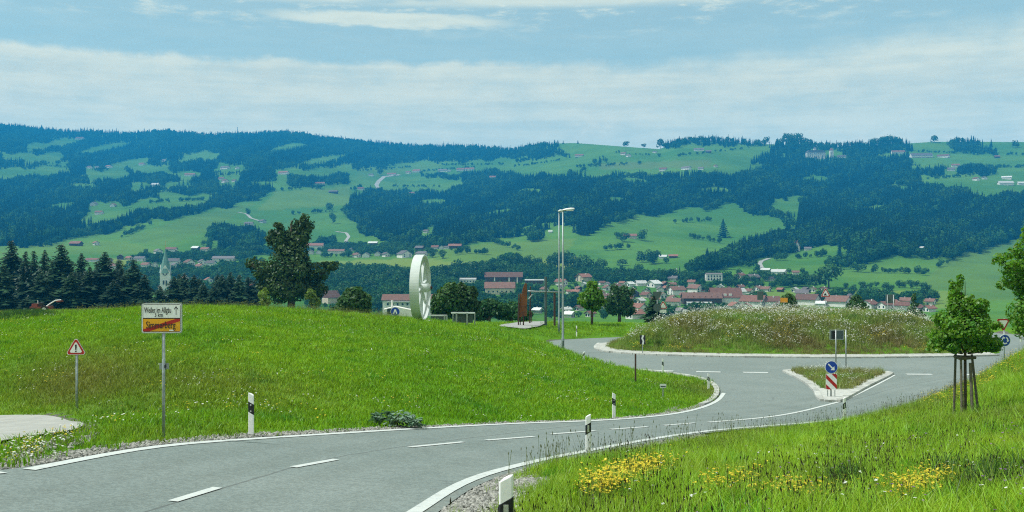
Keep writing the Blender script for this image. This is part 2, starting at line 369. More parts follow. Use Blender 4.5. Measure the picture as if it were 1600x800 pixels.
path_poly = np.array([[(a-800)/F*Y, Y] for a, b_, Y in path_px_Y]); path_poly = chaikin(np.vstack([path_poly, path_poly[:1]]), 2)[:-1]
pad_px_Y = [(777, 513, 99), (795, 507, 112), (818, 504.5, 118), (858, 503.5, 120), (849, 508.5, 110), (836, 512.5, 103), (812, 514.8, 98)]

# control points of the meadow ground: (px, py, distance)
CP = [(0, 640, 34), (100, 640, 33), (100, 600, 38), (0, 600, 40), (-150, 600, 42), (100, 560, 44), (0, 560, 46), (100, 520, 53), (0, 520, 54), (-200, 530, 58), (100, 494, 66), (0, 499, 66), (-250, 500, 75),
 (200, 660, 28), (200, 600, 34), (200, 550, 42), (200, 510, 51), (200, 485, 64), (300, 650, 25.6), (300, 600, 30.5), (300, 560, 37), (300, 520, 46), (300, 483, 63), (400, 655, 27), (400, 600, 33), (400, 550, 42), (400, 510, 53), (400, 483.5, 65),
 (500, 640, 30), (500, 600, 35), (500, 560, 42), (500, 520, 52), (500, 488.5, 68), (600, 640, 32), (600, 600, 37), (600, 560, 44), (600, 525, 56), (600, 497, 74),
 (700, 640, 34), (700, 600, 39), (700, 560, 47), (700, 530, 58), (700, 510, 77), (655, 503.5, 78), (760, 514, 82), (800, 640, 37.5), (800, 600, 43.5), (800, 560, 53), (800, 528, 68), (815, 510, 106), (845, 505, 116), (780, 512.5, 99), (830, 532, 74), (800, 522, 84), (860, 503.5, 121),
 (862, 543, 73), (900, 563, 67), (950, 581, 64), (1000, 591.5, 62.5), (900, 600, 51), (900, 640, 40.5), (950, 620, 48), (1000, 622, 52), (1000, 640, 44.5), (1060, 608, 58.5),
 (870, 517, 104), (900, 511, 112), (925, 507, 117), (1000, 502, 128), (860, 500.5, 128), (760, 507, 96), (700, 505, 92), (600, 497, 92), (450, 490, 88), (450, 497, 120), (600, 503, 120), (720, 505, 118), (300, 487, 90), (200, 487, 92), (150, 485, 105), (50, 486, 120), (-100, 488, 120), (50, 482, 140), (200, 487, 140), (400, 495, 150), (650, 508, 150), (900, 508, 150), (1100, 515, 150), (1300, 520, 150), (1000, 508, 138),
 (900, 762, 17.2), (1000, 765, 14.6), (1000, 722, 20.5), (1100, 722, 22.8), (1100, 790, 14.6), (1200, 795, 13.5), (1200, 700, 26.5), (1300, 700, 25), (1300, 765, 16.6), (1400, 664, 36), (1400, 720, 21.5), (1400, 800, 12.5), (1510, 652, 33), (1500, 700, 24), (1500, 800, 11.5), (1600, 800, 10.5), (1600, 700, 20), (1600, 645, 29), (1600, 595, 40), (1600, 551, 51), (1562, 577, 52), (1535, 594, 52.5), (1700, 545, 46), (1700, 640, 27), (1700, 520, 58), (1850, 560, 40), (1850, 700, 18), (1640, 545, 62), (2000, 500, 60)]
ctl = [tuple(P(*q)) for q in CP]
ctl += [tuple(P(*q)) for q in path_px_Y] + [tuple(P(*q)) for q in [(60, 668, 25), (0, 668, 25), (-100, 680, 24)]] + [tuple(P(*q)) for q in pad_px_Y]
ctl += [(0, 0, -1.95), (0, 5, -2.45), (-.05, 9.1, -2.93), (3, 5, -2.05), (3, 0, -1.7), (8, 0, -1.3), (9, 8, -2.0), (15, 4, -1.2), (20, 12, -1.8), (0, -20, -.9), (10, -20, -.6), (-25, 0, -1.6), (-25, 10, -2.4), (-40, 20, -3.0), (-60, -20, -.5), (40, 0, .5), (70, 30, .6), (80, 60, -2.5),
        (-70, 60, -4.0), (-90, 90, -5.5), (-110, 140, -9.), (-60, 110, -6.9), (95, 100, -8), (70, 120, -9), (100, 150, -11), (30, 140, -10.2), (60, 105, -7.6)]
for A in (left_edge[3:], outer_left):
    for q in resample(A, 2.6): ctl.append((q[0], q[1], float(S_(*q))-.02))
for q in resample(right_edge, 3.0): ctl.append((q[0], q[1], float(S_(*q))-.02))
for q in [(15, 72), (25, 74), (35, 76), (5, 94), (8, 88), (-3, 22), (-1, 26), (3, 32), (8, 42), (14, 55), (20, 60), (-6, 12), (-8, 3), (-8, -15), (60, 82), (110, 86), (45, 100), (40, 135), (40, 160)]: ctl.append((q[0], q[1], float(S_(*q)) if q[1] < 120 else -8.6-(q[1]-120)*.04))
ctl = np.array(ctl); 
_keep = [0]
for i in range(1, len(ctl)):
    if np.min(np.hypot(ctl[_keep, 0]-ctl[i, 0], ctl[_keep, 1]-ctl[i, 1])) > .7: _keep.append(i)
ctl = ctl[_keep]
def _phi(r2): return np.where(r2 > 1e-9, .5*r2*np.log(np.maximum(r2, 1e-9)), 0.)
_n = len(ctl); _A = np.zeros((_n+3, _n+3)); _r2 = (ctl[:, None, 0]-ctl[None, :, 0])**2 + (ctl[:, None, 1]-ctl[None, :, 1])**2
_A[:_n, :_n] = _phi(_r2) + np.eye(_n)*2.0; _A[:_n, _n] = 1; _A[:_n, _n+1:] = ctl[:, :2]; _A[_n:, :_n] = _A[:_n, _n:].T
_w = np.linalg.solve(_A, np.r_[ctl[:, 2], 0, 0, 0])
def tps(X, Y):
    X = np.atleast_1d(np.asarray(X, float)); Y = np.atleast_1d(np.asarray(Y, float)); out = np.empty(X.size); xf, yf = X.ravel(), Y.ravel()
    for s in range(0, xf.size, 20000):
        r2 = (xf[s:s+20000, None]-ctl[None, :, 0])**2 + (yf[s:s+20000, None]-ctl[None, :, 1])**2
        out[s:s+20000] = _phi(r2) @ _w[:_n] + _w[_n] + xf[s:s+20000]*_w[_n+1] + yf[s:s+20000]*_w[_n+2]
    return out.reshape(X.shape)
# valley beyond: height against distance
VY = np.array([100, 150, 200, 300, 500, 700, 800, 900, 1000, 1100, 1200.]); VZ = np.array([-8.5, -11, -14.2, -21, -34, -43.6, -45, -43, -38.8, -32, -24.])
def vz(Y): return np.interp(Y, VY, VZ)
def sstep(x, a, b): t = np.clip((x-a)/(b-a), 0, 1); return t*t*(3-2*t)
def island_h(X, Y):
    pts = np.c_[np.ravel(X), np.ravel(Y)]; ins = inpoly(pts, island); d = np.where(ins, dist_line(pts, island, True), 0.)
    h = 2.3*sstep(d, .4, 8.5) + .12*sstep(d, 0, 1)
    return (h*(d > 0)).reshape(np.shape(X)), (d).reshape(np.shape(X))
def H(X, Y):
    X = np.atleast_1d(np.asarray(X, float)); Y = np.atleast_1d(np.asarray(Y, float))
    z = tps(X, Y); near = (X > 0) & (X < 60) & (Y > 70) & (Y < 125)
    pts = np.c_[X.ravel(), Y.ravel()]; inr = inpoly(pts, road_poly).reshape(X.shape) & (Y < 116)
    z = np.where(inr, S_(X, Y)-.02, z)
    if near.any():
        ih, idd = island_h(X[near], Y[near]); z[near] = np.where(idd > 0, S_(X[near], Y[near])-.02+ih, z[near])
    w = sstep(Y, 120, 168); z = z*(1-w) + (vz(Y)-.4)*w
    far = sstep(Y, 165, 185); return z*(1-far) + vz(Y)*far
def h1(x, y): return float(H(np.array([x]), np.array([y]))[0])
def hitH(px, py, lo=4., hi=170.):
    ys = np.linspace(lo, hi, 900); z = H((px-800)/F*ys, ys); d = (400-py)/F*ys - z; i = int(np.argmax(d < 0))
    if d[i] >= 0: i = len(ys)-1
    return Vector(((px-800)/F*ys[i], ys[i], z[i]))
# near ground sheet
xs = np.unique(np.r_[np.linspace(-175, -70, 30), np.linspace(-70, -26, 45), np.arange(-26, 34, .5), np.arange(34, 62, .8), np.linspace(62, 175, 36)])
ys = np.unique(np.r_[np.linspace(-70, 0, 24), np.arange(0, 66, .5), np.arange(66, 125, .75), np.linspace(125, 170, 24)])
GX, GY = np.meshgrid(xs, ys); pts = np.c_[GX.ravel(), GY.ravel()]
z = H(GX, GY).ravel()
def signed(poly, pts):
    d = np.full(len(pts), 1e3); lo, hi = poly.min(0)-4, poly.max(0)+4; m = ((pts > lo) & (pts < hi)).all(1)
    d[m] = dist_line(pts[m], poly, True)*np.where(inpoly(pts[m], poly), -1, 1); return d
d_road = signed(road_poly, pts); d_path = signed(path_poly, pts); d_isl = signed(island, pts); d_split = signed(split, pts)
rough_n = np.zeros(len(pts))
for k in range(14):
    a = rng.uniform(0, 6.28); wl = rng.uniform(1.6, 9); rough_n += np.sin((pts[:, 0]*math.cos(a)+pts[:, 1]*math.sin(a))*6.28/wl + rng.uniform(0, 6.28))*wl*.0035
z += (.35*rough_n-.03)*np.clip((np.minimum(np.minimum(d_road, d_path), 30))/2.5, 0, 1)
z += np.where(d_isl < -1.5, rough_n*.6-.03, 0)
under = np.maximum(1-sstep(d_road, -.45, .25), 1-sstep(d_path, -.4, .2))
under = np.where(d_isl < -.3, np.where(d_isl < -.9, 0., .2), under)
z -= .16*under
nx, ny = len(xs), len(ys); idx = np.arange(nx*ny).reshape(ny, nx)
Fq = np.c_[idx[:-1, :-1].ravel(), idx[:-1, 1:].ravel(), idx[1:, 1:].ravel(), idx[1:, :-1].ravel()]
me = npmesh('meadow', np.c_[pts, z], Fq, True)
verge = 1 - sstep(np.minimum(d_road, d_path), .05, .62); verge = np.where(d_isl < 0, 0, verge)
right_side = (pts[:, 0] > -2.5) & (pts[:, 1] < 22) & (pts[:, 1] > 2)
verge = np.where(right_side, 1-sstep(d_road, .5, 2.1), verge)
def dryness(pts):
    """brown, half dry turf: on the slope towards the path, round the corner of the road, and the mown field behind"""
    x, y = pts[:, 0], pts[:, 1]; px = 800+F*x/np.maximum(y, 1); 
    d = .75*np.exp(-(((px-130)/130)**2 + ((y-38)/7)**2)) + .45*np.exp(-(((px-330)/180)**2+((y-32)/4)**2))
    d += .55*np.exp(-(((x-11.5)/2.5)**2+((y-58)/5)**2))
    d += .85*sstep(y, 88, 97)*(1-sstep(x, -32, -20)) + .25*np.exp(-(((x+6)/6)**2+((y-22)/3)**2))
    return np.clip(d, 0, 1)
a = me.attributes.new('verge', 'FLOAT', 'POINT'); a.data.foreach_set('value', verge.astype(np.float32))
a = me.attributes.new('dry', 'FLOAT', 'POINT'); a.data.foreach_set('value', dryness(pts).astype(np.float32))
mt_ground, t, o = newmat('meadow_ground'); p = pos(t)
b = N(t, 'ShaderNodeBsdfPrincipled', inp={'Roughness': .95, 'Specular IOR Level': .1})
c = MIX(t, SS(t, noise(t, .16, 5, .6, p), .33, .67), (.075, .200, .007), (.110, .255, .009))
c = MIX(t, SS(t, noise(t, 1.1, 5, .7, p), .45, .75), c, (.058, .115, .012))
c = MIX(t, SS(t, noise(t, 9., 4, .7, p), .40, .75, 0., .7), c, (.03, .06, .008))
ad = N(t, 'ShaderNodeAttribute', attribute_name='dry'); av = N(t, 'ShaderNodeAttribute', attribute_name='verge')
c = MIX(t, M_(t, 'MULTIPLY', ad.outputs['Fac'], SS(t, noise(t, .9, 5, .7, p), .2, .6)), c, (.15, .135, .05))
gn = noise(t, 14., 5, .75, p)
grav = MIX(t, SS(t, gn, .35, .65), (.05, .048, .042), (.17, .168, .15))
vf = SS(t, M_(t, 'ADD', av.outputs['Fac'], M_(t, 'MULTIPLY', M_(t, 'SUBTRACT', noise(t, 2.2, 5, .7, p), .5), 1.2)), .42, .68)
c = MIX(t, vf, c, grav); L(t, c, b.inputs['Base Color'])
bp = N(t, 'ShaderNodeBump', inp={'Strength': .6, 'Distance': .06}); L(t, noise(t, 7., 6, .7, p), bp.inputs['Height']); L(t, bp.outputs[0], b.inputs['Normal'])
L(t, b.outputs[0], o.inputs[0])
tag(link('meadow', me, None, mt_ground), 'green meadow slopes and verges on both sides of the road', kind='structure')

# sheets laid on the ground
def sheet(name, poly, zf, step, mat, holes=(), parent=None):
    poly = np.asarray(poly); lo, hi = poly.min(0), poly.max(0)
    g = np.stack(np.meshgrid(np.arange(lo[0], hi[0], step), np.arange(lo[1], hi[1], step)), -1).reshape(-1, 2)
    g = g[inpoly(g, poly)]; g = g[dist_line(g, poly, True) > step*.35] if len(g) else g
    B = []
    for a_, b_ in zip(poly, np.roll(poly, -1, 0)):
        k = max(1, int(np.linalg.norm(b_-a_)/step)); B += [a_ + (b_-a_)*i/k for i in range(k)]
    nb = len(B); allp = [Vector(q) for q in B] + [Vector(q) for q in g]
    r = geometry.delaunay_2d_cdt(allp, [(i, (i+1) % nb) for i in range(nb)], [], 0, 1e-4)
    V = np.array([tuple(v) for v in r[0]]); T = np.array([f for f in r[2] if len(f) == 3])
    cen = V[T].mean(1); T = T[inpoly(cen, poly)]
    return link(name, npmesh(name, np.c_[V, zf(V[:, 0], V[:, 1])], T, True), parent, mat)
def SR(X, Y):   # road surface; beyond the roundabout it follows the valley
    w = sstep(Y, 116, 135); return S_(X, Y)*(1-w) + (H(X, Y)+.12)*w
road = tag(sheet('road', road_poly, SR, 1.0, mt_asphalt), 'grey asphalt road sweeping down to the roundabout', kind='structure')
_v = np.empty(len(road.data.vertices)*3); road.data.vertices.foreach_get('co', _v); _v = _v.reshape(-1, 3)
a = road.data.attributes.new('across', 'FLOAT', 'POINT'); a.data.foreach_set('value', dist_line(_v[:, :2], right_edge).astype(np.float32))
pth = tag(sheet('path', path_poly, lambda X, Y: H(X, Y)+.02, .8, mt_conc), 'pale concrete side path ending at the foot of the meadow', kind='structure')
pad_poly = np.array([[(a-800)/F*Y, Y] for a, b_, Y in pad_px_Y]); pad_poly = chaikin(np.vstack([pad_poly, pad_poly[:1]]), 2)[:-1]
tag(sheet('gravel_pad', pad_poly, lambda X, Y: H(X, Y)+.14, .8, mt_gravelpad), 'grey gravel pad under the rusty sculpture', kind='structure')

# painted lines
def ribbon(name, A, w, zoff=.012, mat=mt_line, parent=road, step=.8, zf=SR):
    A = resample(A, step); t = np.gradient(A, axis=0); t /= np.linalg.norm(t, axis=1)[:, None]; n = np.c_[-t[:, 1], t[:, 0]]
    a, b_ = A+n*w/2, A-n*w/2; V = np.vstack([a, b_]); k = len(A)
    Fq = np.c_[np.arange(k-1), np.arange(1, k), np.arange(1, k)+k, np.arange(k-1)+k][:, ::-1]
    o = link(name, npmesh(name, np.c_[V, zf(V[:, 0], V[:, 1])+zoff], Fq), parent, mat); return o
def offset(A, d):
    t = np.gradient(A, axis=0); t /= np.maximum(np.linalg.norm(t, axis=1)[:, None], 1e-6); return A + np.c_[-t[:, 1], t[:, 0]]*d
le = chaikin(pl(left_px[:14]), 2)
ribbon('edge_line', smooth(offset(le, -.14)), .22)
_re = right_edge[(right_edge[:, 1] > -25) & (right_edge[:, 1] < 64)]
ribbon('edge_line', smooth(offset(_re, .29)), .21)
for a_, b_ in [((270, 784), (340, 762.5)), ((458, 730.5), (525, 718.3)), ((640, 699), (724, 691)), ((760, 688.2), (834, 682.4)), ((862, 678.6), (930, 673.4)), ((954, 671.2), (1012, 667)), ((1037, 665), (1086, 661))]:
    ribbon('lane_dash', np.vstack(pl([a_, b_])), .15, step=.5)
ribbon('lane_line', chaikin(pl([(1107, 660), (1155, 656.2), (1200, 652), (1250, 643.5), (1285, 634.5), (1312, 627.8)]), 2), .18)
ribbon('lane_line', chaikin(pl([(1318, 626), (1350, 611), (1380, 596), (1398, 586)]), 2), .16)
for a_, b_ in [((1018, 578.6), (1052, 580)), ((1088, 580.8), (1126, 581.5)), ((1161, 581.8), (1200, 582.3)), ((1416, 584.8), (1456, 585)), ((1508, 585.2), (1532, 585.2))]:
    ribbon('give_way_dash', np.vstack(pl([a_, b_])), .5, step=.5)
ribbon('edge_line', np.vstack(pl([(-30, 742), (4, 738.5)])), .2, step=.4)

# kerbs: every stone its own piece
kerb_proto = None
def kerb(name, A, label, ln=1.0, w=.26, h=.13, zf=SR, inward=0.):
    root = empty(name, (0, 0, 0)); tag(root, label, kind='structure')
    A = resample(A, ln)
    for i, (a_, b_) in enumerate(zip(A[:-1], A[1:])):
        c_ = (a_+b_)/2; l = np.linalg.norm(b_-a_)-.035; d = b_-a_
        z0 = float(zf(np.array([a_[0]]), np.array([a_[1]]))[0]); z1 = float(zf(np.array([b_[0]]), np.array([b_[1]]))[0])
        o = link('kerb_stone', KERB, root); o.location = (c_[0], c_[1], (z0+z1)/2 + random.uniform(-.006, .006)); o.scale = (l, w, h)
        o.rotation_euler = (random.uniform(-.015, .015), -math.atan2(z1-z0, l), math.atan2(d[1], d[0]) + random.uniform(-.01, .01))
    return root
_k = MB().box((0, 0, 0), (1, 1, 2)); KERB = _k.mesh('kerb_stone', mt_kerb)
bm = bmesh.new(); bm.from_mesh(KERB); bmesh.ops.bevel(bm, geom=[e for e in bm.edges if all(v.co.z > 0 for v in e.verts)], offset=.06, segments=1, affect='EDGES'); bm.to_mesh(KERB); bm.free()
isl_k = np.vstack([island[(island[:, 1] < 99)]]); 
i0 = int(np.argmin(np.hypot(island[:, 0]-isl_front[0, 0], island[:, 1]-isl_front[0, 1])))
fr = chaikin(np.vstack([[(7.9, 93)], isl_front]), 2)
kerb('island_kerb', fr, 'pale kerb stones round the planted roundabout island')
# pale apron behind the kerb
ap_in = offset(smooth(fr, it=6), -1.0 if offset(fr, 1.)[len(fr)//2, 1] < fr[len(fr)//2, 1] else 1.0)
ap_in = offset(fr, 1.15); ap_in = ap_in if ap_in[len(fr)//2, 1] > fr[len(fr)//2, 1] else offset(fr, -1.15)
ap = np.vstack([fr, smooth(ap_in, it=8)[::-1]])
V = np.vstack([np.c_[fr, SR(fr[:, 0], fr[:, 1])+.10], np.c_[smooth(ap_in, it=8), SR(ap_in[:, 0], ap_in[:, 1])+.20]]); k = len(fr)
tag(link('island_apron', npmesh('island_apron', V, np.c_[np.arange(k-1), np.arange(1, k), np.arange(1, k)+k, np.arange(k-1)+k]), None, mt_kerb), 'pale concrete apron strip along the roundabout island', kind='structure')
corner = left_edge[(left_edge[:, 0] > 10.2) & (left_edge[:, 1] > 40)]
ic = int(np.argmax(left_edge[:, 0])); corner = left_edge[max(ic-14, 0):]
kerb('corner_kerb', offset(corner, .2), 'low kerb stones round the grassy corner of the junction', h=.07, w=.3)
kerb('splitter_kerb', np.vstack([split, split[:1]]), 'pale kerb stones round the splitter island', w=.34, h=.13)
sp_in = inset(split, .1)
def spz(X, Y): return SR(X, Y) + .09
sheet_o = sheet('splitter_island', sp_in, spz, .8, mt_kerb); tag(sheet_o, 'low concrete and grass splitter island in the junction', kind='structure')
# ================================================================ far hills
RIDGE = np.array([(-1200, 175), (-500, 188), (0, 197), (50, 201), (100, 206), (140, 206), (200, 210), (260, 206), (330, 212), (400, 210), (440, 208), (470, 210), (500, 216), (560, 222), (640, 230), (720, 230), (800, 235), (830, 230), (870, 224), (900, 223.5), (960, 228), (1030, 233), (1060, 222), (1100, 220), (1180, 225), (1240, 226), (1300, 230), (1380, 226), (1420, 224), (1460, 221.5), (1520, 221.5), (1600, 222), (2000, 215), (2900, 200)])
def ridge(px): return np.interp(px, RIDGE[:, 0], RIDGE[:, 1])
def Yr(px): return 5400 - 1700*sstep(px, 620, 980)
def wob(px, py): return 1 + .035*np.sin(px/97+py/41) + .025*np.sin(px/53-py/23+2) + .02*np.sin(px/171+1.3)
BASE = 432.
def Yfar(px, py):
    px = np.asarray(px, float); py = np.asarray(py, float); v = np.clip((BASE-py)/(BASE-ridge(px)), 0, 1)
    w = 1 + (wob(px, py)-1)*np.clip(v*6, 0, 1)*np.clip((1-v)*6+.3, 0, 1)
    return 1200*(Yr(px)/1200)**(v**.92)*w
def far(px, py):
    """ground point that shows at this pixel of the hillside or of the valley floor"""
    py = min(max(py, float(ridge(px))), 503.)
    if py <= BASE: Y = float(Yfar(px, py))
    else: q = 400-F*VZ/VY; sel = VY >= 500; Y = float(np.interp(py, q[sel][::-1], VY[sel][::-1]))
    return P(px, py, Y)
cols = np.r_[np.arange(-1200, -200, 25), np.arange(-200, 1800, 6), np.arange(1800, 2900, 25)].astype(float)
rows = []
for Y in np.r_[150, 156, 163, np.linspace(172, 300, 12), np.linspace(330, 1170, 40)]: rows.append(np.c_[(cols-800)/F*Y, np.full(len(cols), Y), np.full(len(cols), float(vz(Y)) - (.25 if Y < 165 else 0))])
vv = np.linspace(0, 1, 84)
for v in vv:
    py = BASE - v*(BASE-ridge(cols)); Y = Yfar(cols, py); rows.append(np.c_[(cols-800)/F*Y, Y, (400-py)/F*Y])
top = rows[-1]
for k, dz in ((1.06, -30), (1.25, -160), (1.6, -330)): rows.append(np.c_[top[:, 0]*k, top[:, 1]*k, np.maximum(top[:, 2]+dz, -40)])
V = np.vstack(rows); nr, nc = len(rows), len(cols); idx = np.arange(nr*nc).reshape(nr, nc)
me = npmesh('hills', V, np.c_[idx[:-1, :-1].ravel(), idx[:-1, 1:].ravel(), idx[1:, 1:].ravel(), idx[1:, :-1].ravel()], True)
vpx = 800 + F*V[:, 0]/V[:, 1]; vpy = 400 - F*V[:, 2]/V[:, 1]; vp = np.c_[vpx, vpy]
# fields of other tones: (polygon in the view, tone) tone 0..1 pale mown, -1 dull
FIELDS = [([(500, 408), (720, 402), (900, 400), (900, 424), (640, 432), (480, 425)], .8), ([(1440, 432), (1500, 395), (1600, 355), (1750, 340), (1750, 470), (1460, 470)], -.22), ([(1180, 452), (1500, 455), (1500, 482), (1180, 478)], .6), ([(180, 376), (300, 338), (400, 316), (330, 360), (250, 385)], -.15),
          ([(-200, 386), (200, 376), (260, 396), (-200, 405)], .25), ([(640, 395), (760, 380), (900, 372), (880, 405), (700, 410)], .35), ([(170, 405), (205, 402), (205, 418), (170, 418)], .9), ([(940, 255), (1110, 250), (1110, 262), (940, 265)], -.4), ([(1410, 402), (1480, 405), (1440, 440), (1320, 440), (1300, 425)], .1),
          ([(560, 262), (690, 256), (690, 268), (560, 278)], .15), ([(430, 300), (545, 291), (545, 320), (400, 330)], .3)]
tone = np.zeros(len(V))
for poly, tn in FIELDS: tone[inpoly(vp, poly)] = tn
a = me.attributes.new('tone', 'FLOAT', 'POINT'); a.data.foreach_set('value', tone.astype(np.float32))
mt_hill, t, o = newmat('hill_fields'); p = pos(t)
b = N(t, 'ShaderNodeBsdfPrincipled', inp={'Roughness': 1., 'Specular IOR Level': .05})
c = MIX(t, SS(t, noise(t, .0035, 5, .6, p), .38, .62), (.048, .150, .014), (.090, .205, .020))
c = MIX(t, SS(t, noise(t, .02, 5, .7, p), .4, .75, 0., .55), c, (.045, .120, .028))
c = MIX(t, SS(t, noise(t, .12, 4, .75, p), .45, .8, 0., .4), c, (.045, .09, .02))
wv = N(t, 'ShaderNodeTexWave', wave_type='BANDS', bands_direction='Y', inp={'Scale': .012, 'Distortion': 6., 'Detail': 3.}); L(t, p, wv.inputs['Vector'])
c = MIX(t, M_(t, 'MULTIPLY', wv.outputs['Fac'], .18), c, (.085, .175, .04))
at = N(t, 'ShaderNodeAttribute', attribute_name='tone')
c = MIX(t, M_(t, 'MAXIMUM', at.outputs['Fac'], 0.), c, (.165, .225, .035)); c = MIX(t, M_(t, 'MULTIPLY', M_(t, 'MINIMUM', at.outputs['Fac'], 0.), -1.), c, (.125, .135, .055))
L(t, c, b.inputs['Base Color']); L(t, b.outputs[0], o.inputs[0])
tag(link('hills', me, None, mt_hill), 'green valley and wooded hills rising to the ridge', kind='structure')

# farm tracks on the hillside
def track(pxs, w, label):
    A = np.array([tuple(far(*q)) for q in pxs]); n = len(A); d = np.r_[0, np.cumsum(np.linalg.norm(np.diff(A[:, :2], axis=0), axis=1))]; s = np.linspace(0, d[-1], n*7)
    B = np.c_[np.interp(s, d, A[:, 0]), np.interp(s, d, A[:, 1]), np.interp(s, d, A[:, 2])]
    tt = np.gradient(B[:, :2], axis=0); tt /= np.linalg.norm(tt, axis=1)[:, None]; nn = np.c_[-tt[:, 1], tt[:, 0]]
    def g(q): 
        out = []
        for x, y in q:
            px = 800+F*x/y; lo, hi = float(ridge(px)), BASE
            for _ in range(30):
                m = (lo+hi)/2
                if float(Yfar(px, m)) > y: lo = m
                else: hi = m
            out.append((x, y, (400-lo)/F*y+.5))
        return np.array(out)
    a_, b_ = g(B[:, :2]+nn*w/2), g(B[:, :2]-nn*w/2); k = len(B)
    tag(link('farm_track', npmesh('farm_track', np.vstack([a_, b_]), np.c_[np.arange(k-1), np.arange(1, k), np.arange(1, k)+k, np.arange(k-1)+k]), None, mt_conc), label, kind='structure')
track([(525, 362), (541, 364), (545, 370), (540, 377), (552, 384), (560, 389)], 6, 'pale track winding between the woods above the hamlet')
track([(593, 297), (588, 289), (592, 283), (600, 276), (625, 273)], 14, 'pale lane winding through fields to the hilltop hamlet')
track([(1190, 419), (1187, 412), (1190, 408), (1202, 404)], 6, 'pale curved track on the slope above the white houses')
track([(372, 332), (385, 334), (392, 341), (405, 345)], 7, 'pale farm track crossing the big sloping field')

# ================================================================ scattering
def gn_scatter(name, pts, rot, scl, idx, protos, label, dry=None, parent=None):
    me = bpy.data.meshes.new(name); n = len(pts); me.vertices.add(n); me.vertices.foreach_set('co', np.asarray(pts, float).ravel())
    def at(nm, ty, key, d): a = me.attributes.new(nm, ty, 'POINT'); a.data.foreach_set(key, np.ascontiguousarray(d).ravel())
    at('rot', 'FLOAT_VECTOR', 'vector', np.asarray(rot, np.float32)); at('scl', 'FLOAT_VECTOR', 'vector', np.asarray(scl, np.float32)); at('idx', 'INT', 'value', np.asarray(idx, np.int32))
    if dry is not None: at('dry', 'FLOAT', 'value', np.asarray(dry, np.float32))
    o = link(name, me, parent); tag(o, label, kind='stuff')
    col = bpy.data.collections.new(name+'_sources')
    for i, pm in enumerate(protos): so = bpy.data.objects.new('%s_source_%02d' % (name, i), pm); col.objects.link(so)
    ng = bpy.data.node_groups.new(name, 'GeometryNodeTree'); ng.interface.new_socket('Geometry', in_out='INPUT', socket_type='NodeSocketGeometry'); ng.interface.new_socket('Geometry', in_out='OUTPUT', socket_type='NodeSocketGeometry')
    gi = ng.nodes.new('NodeGroupInput'); go = ng.nodes.new('NodeGroupOutput'); ip = ng.nodes.new('GeometryNodeInstanceOnPoints')
    ci = ng.nodes.new('GeometryNodeCollectionInfo'); ci.inputs['Collection'].default_value = col; ci.inputs['Separate Children'].default_value = True; ci.inputs['Reset Children'].default_value = True
    def na(nm, ty): q = ng.nodes.new('GeometryNodeInputNamedAttribute'); q.data_type = ty; q.inputs['Name'].default_value = nm; return q.outputs['Attribute']
    er = ng.nodes.new('FunctionNodeEulerToRotation'); ng.links.new(na('rot', 'FLOAT_VECTOR'), er.inputs[0])
    ng.links.new(gi.outputs[0], ip.inputs['Points']); ng.links.new(ci.outputs[0], ip.inputs['Instance']); ip.inputs['Pick Instance'].default_value = True
    ng.links.new(na('idx', 'INT'), ip.inputs['Instance Index']); ng.links.new(er.outputs[0], ip.inputs['Rotation']); ng.links.new(na('scl', 'FLOAT_VECTOR'), ip.inputs['Scale'])
    ng.links.new(ip.outputs[0], go.inputs[0])
    m = o.modifiers.new('scatter', 'NODES'); m.node_group = ng
    return o

# ---------------------------------------------------------------- tree shapes
def unit(n, r=rng):
    v = r.normal(size=(n, 3)); return v/np.linalg.norm(v, axis=1)[:, None]
def leaf_quads(cen, nrm, size, r=rng, aspect=.6):
    n = len(cen); a = np.cross(nrm, unit(n, r)); a /= np.maximum(np.linalg.norm(a, axis=1)[:, None], 1e-6); b_ = np.cross(nrm, a)
    s = (size*r.uniform(.6, 1.25, n))[:, None]
    V = np.stack([cen-a*s, cen+b_*s*aspect+nrm*s*.15, cen+a*s, cen-b_*s*aspect+nrm*s*.15], 1).reshape(-1, 3)
    return V, np.arange(n*4).reshape(n, 4)
def crown_pts(blobs, n, r=rng, shell=.55):
    """leaves spread through a set of blobs (centre, radii), denser to their outside"""
    B = np.array([b_[0] for b_ in blobs]); Rr = np.array([b_[1] for b_ in blobs]); w = np.prod(Rr, axis=1)**(2/3); k = r.choice(len(B), n, p=w/w.sum())
    d = unit(n, r); rad = r.uniform(shell**3, 1, n)**(1/3); c_ = B[k] + d*Rr[k]*rad[:, None]; nr_ = d + unit(n, r)*.8 + np.array([0, 0, .35]); nr_ /= np.linalg.norm(nr_, axis=1)[:, None]
    return c_, nr_
def far_broad(seed):
    r = np.random.default_rng(seed); blobs = [((0, 0, .55), (.40, .40, .36))] + [((math.cos(a)*.24*r.uniform(.7, 1.2), math.sin(a)*.24*r.uniform(.7, 1.2), r.uniform(.38, .78)), (.2*r.uniform(.7, 1.2),)*3) for a in np.linspace(0, 6.28, 8)[:-1]]
    c_, n_ = crown_pts(blobs, 170, r, .75); V, Q = leaf_quads(c_, n_, .085, r, .8); return npmesh('far_crown', V, Q)
def far_conifer(seed, q=.19):
    r = np.random.default_rng(seed); V, Q = [], []; k = 0
    for t in np.linspace(.06, .95, 9):
        rad = q*(1-t)**.8+.012; m = 7
        for j in range(m):
            a = 6.283*(j/m)+r.uniform(-.3, .3); L_ = rad*r.uniform(.75, 1.2); w = L_*.55; ca, sa = math.cos(a), math.sin(a)
            V += [(0, 0, t+.11), (ca*L_*.6-sa*w*.6, sa*L_*.6+ca*w*.6, t+.02), (ca*L_, sa*L_, t-.05*r.uniform(.4, 1.4)), (ca*L_*.6+sa*w*.6, sa*L_*.6-ca*w*.6, t+.02)]; Q.append((k, k+1, k+2, k+3)); k += 4
    return npmesh('far_conifer', V, Q)
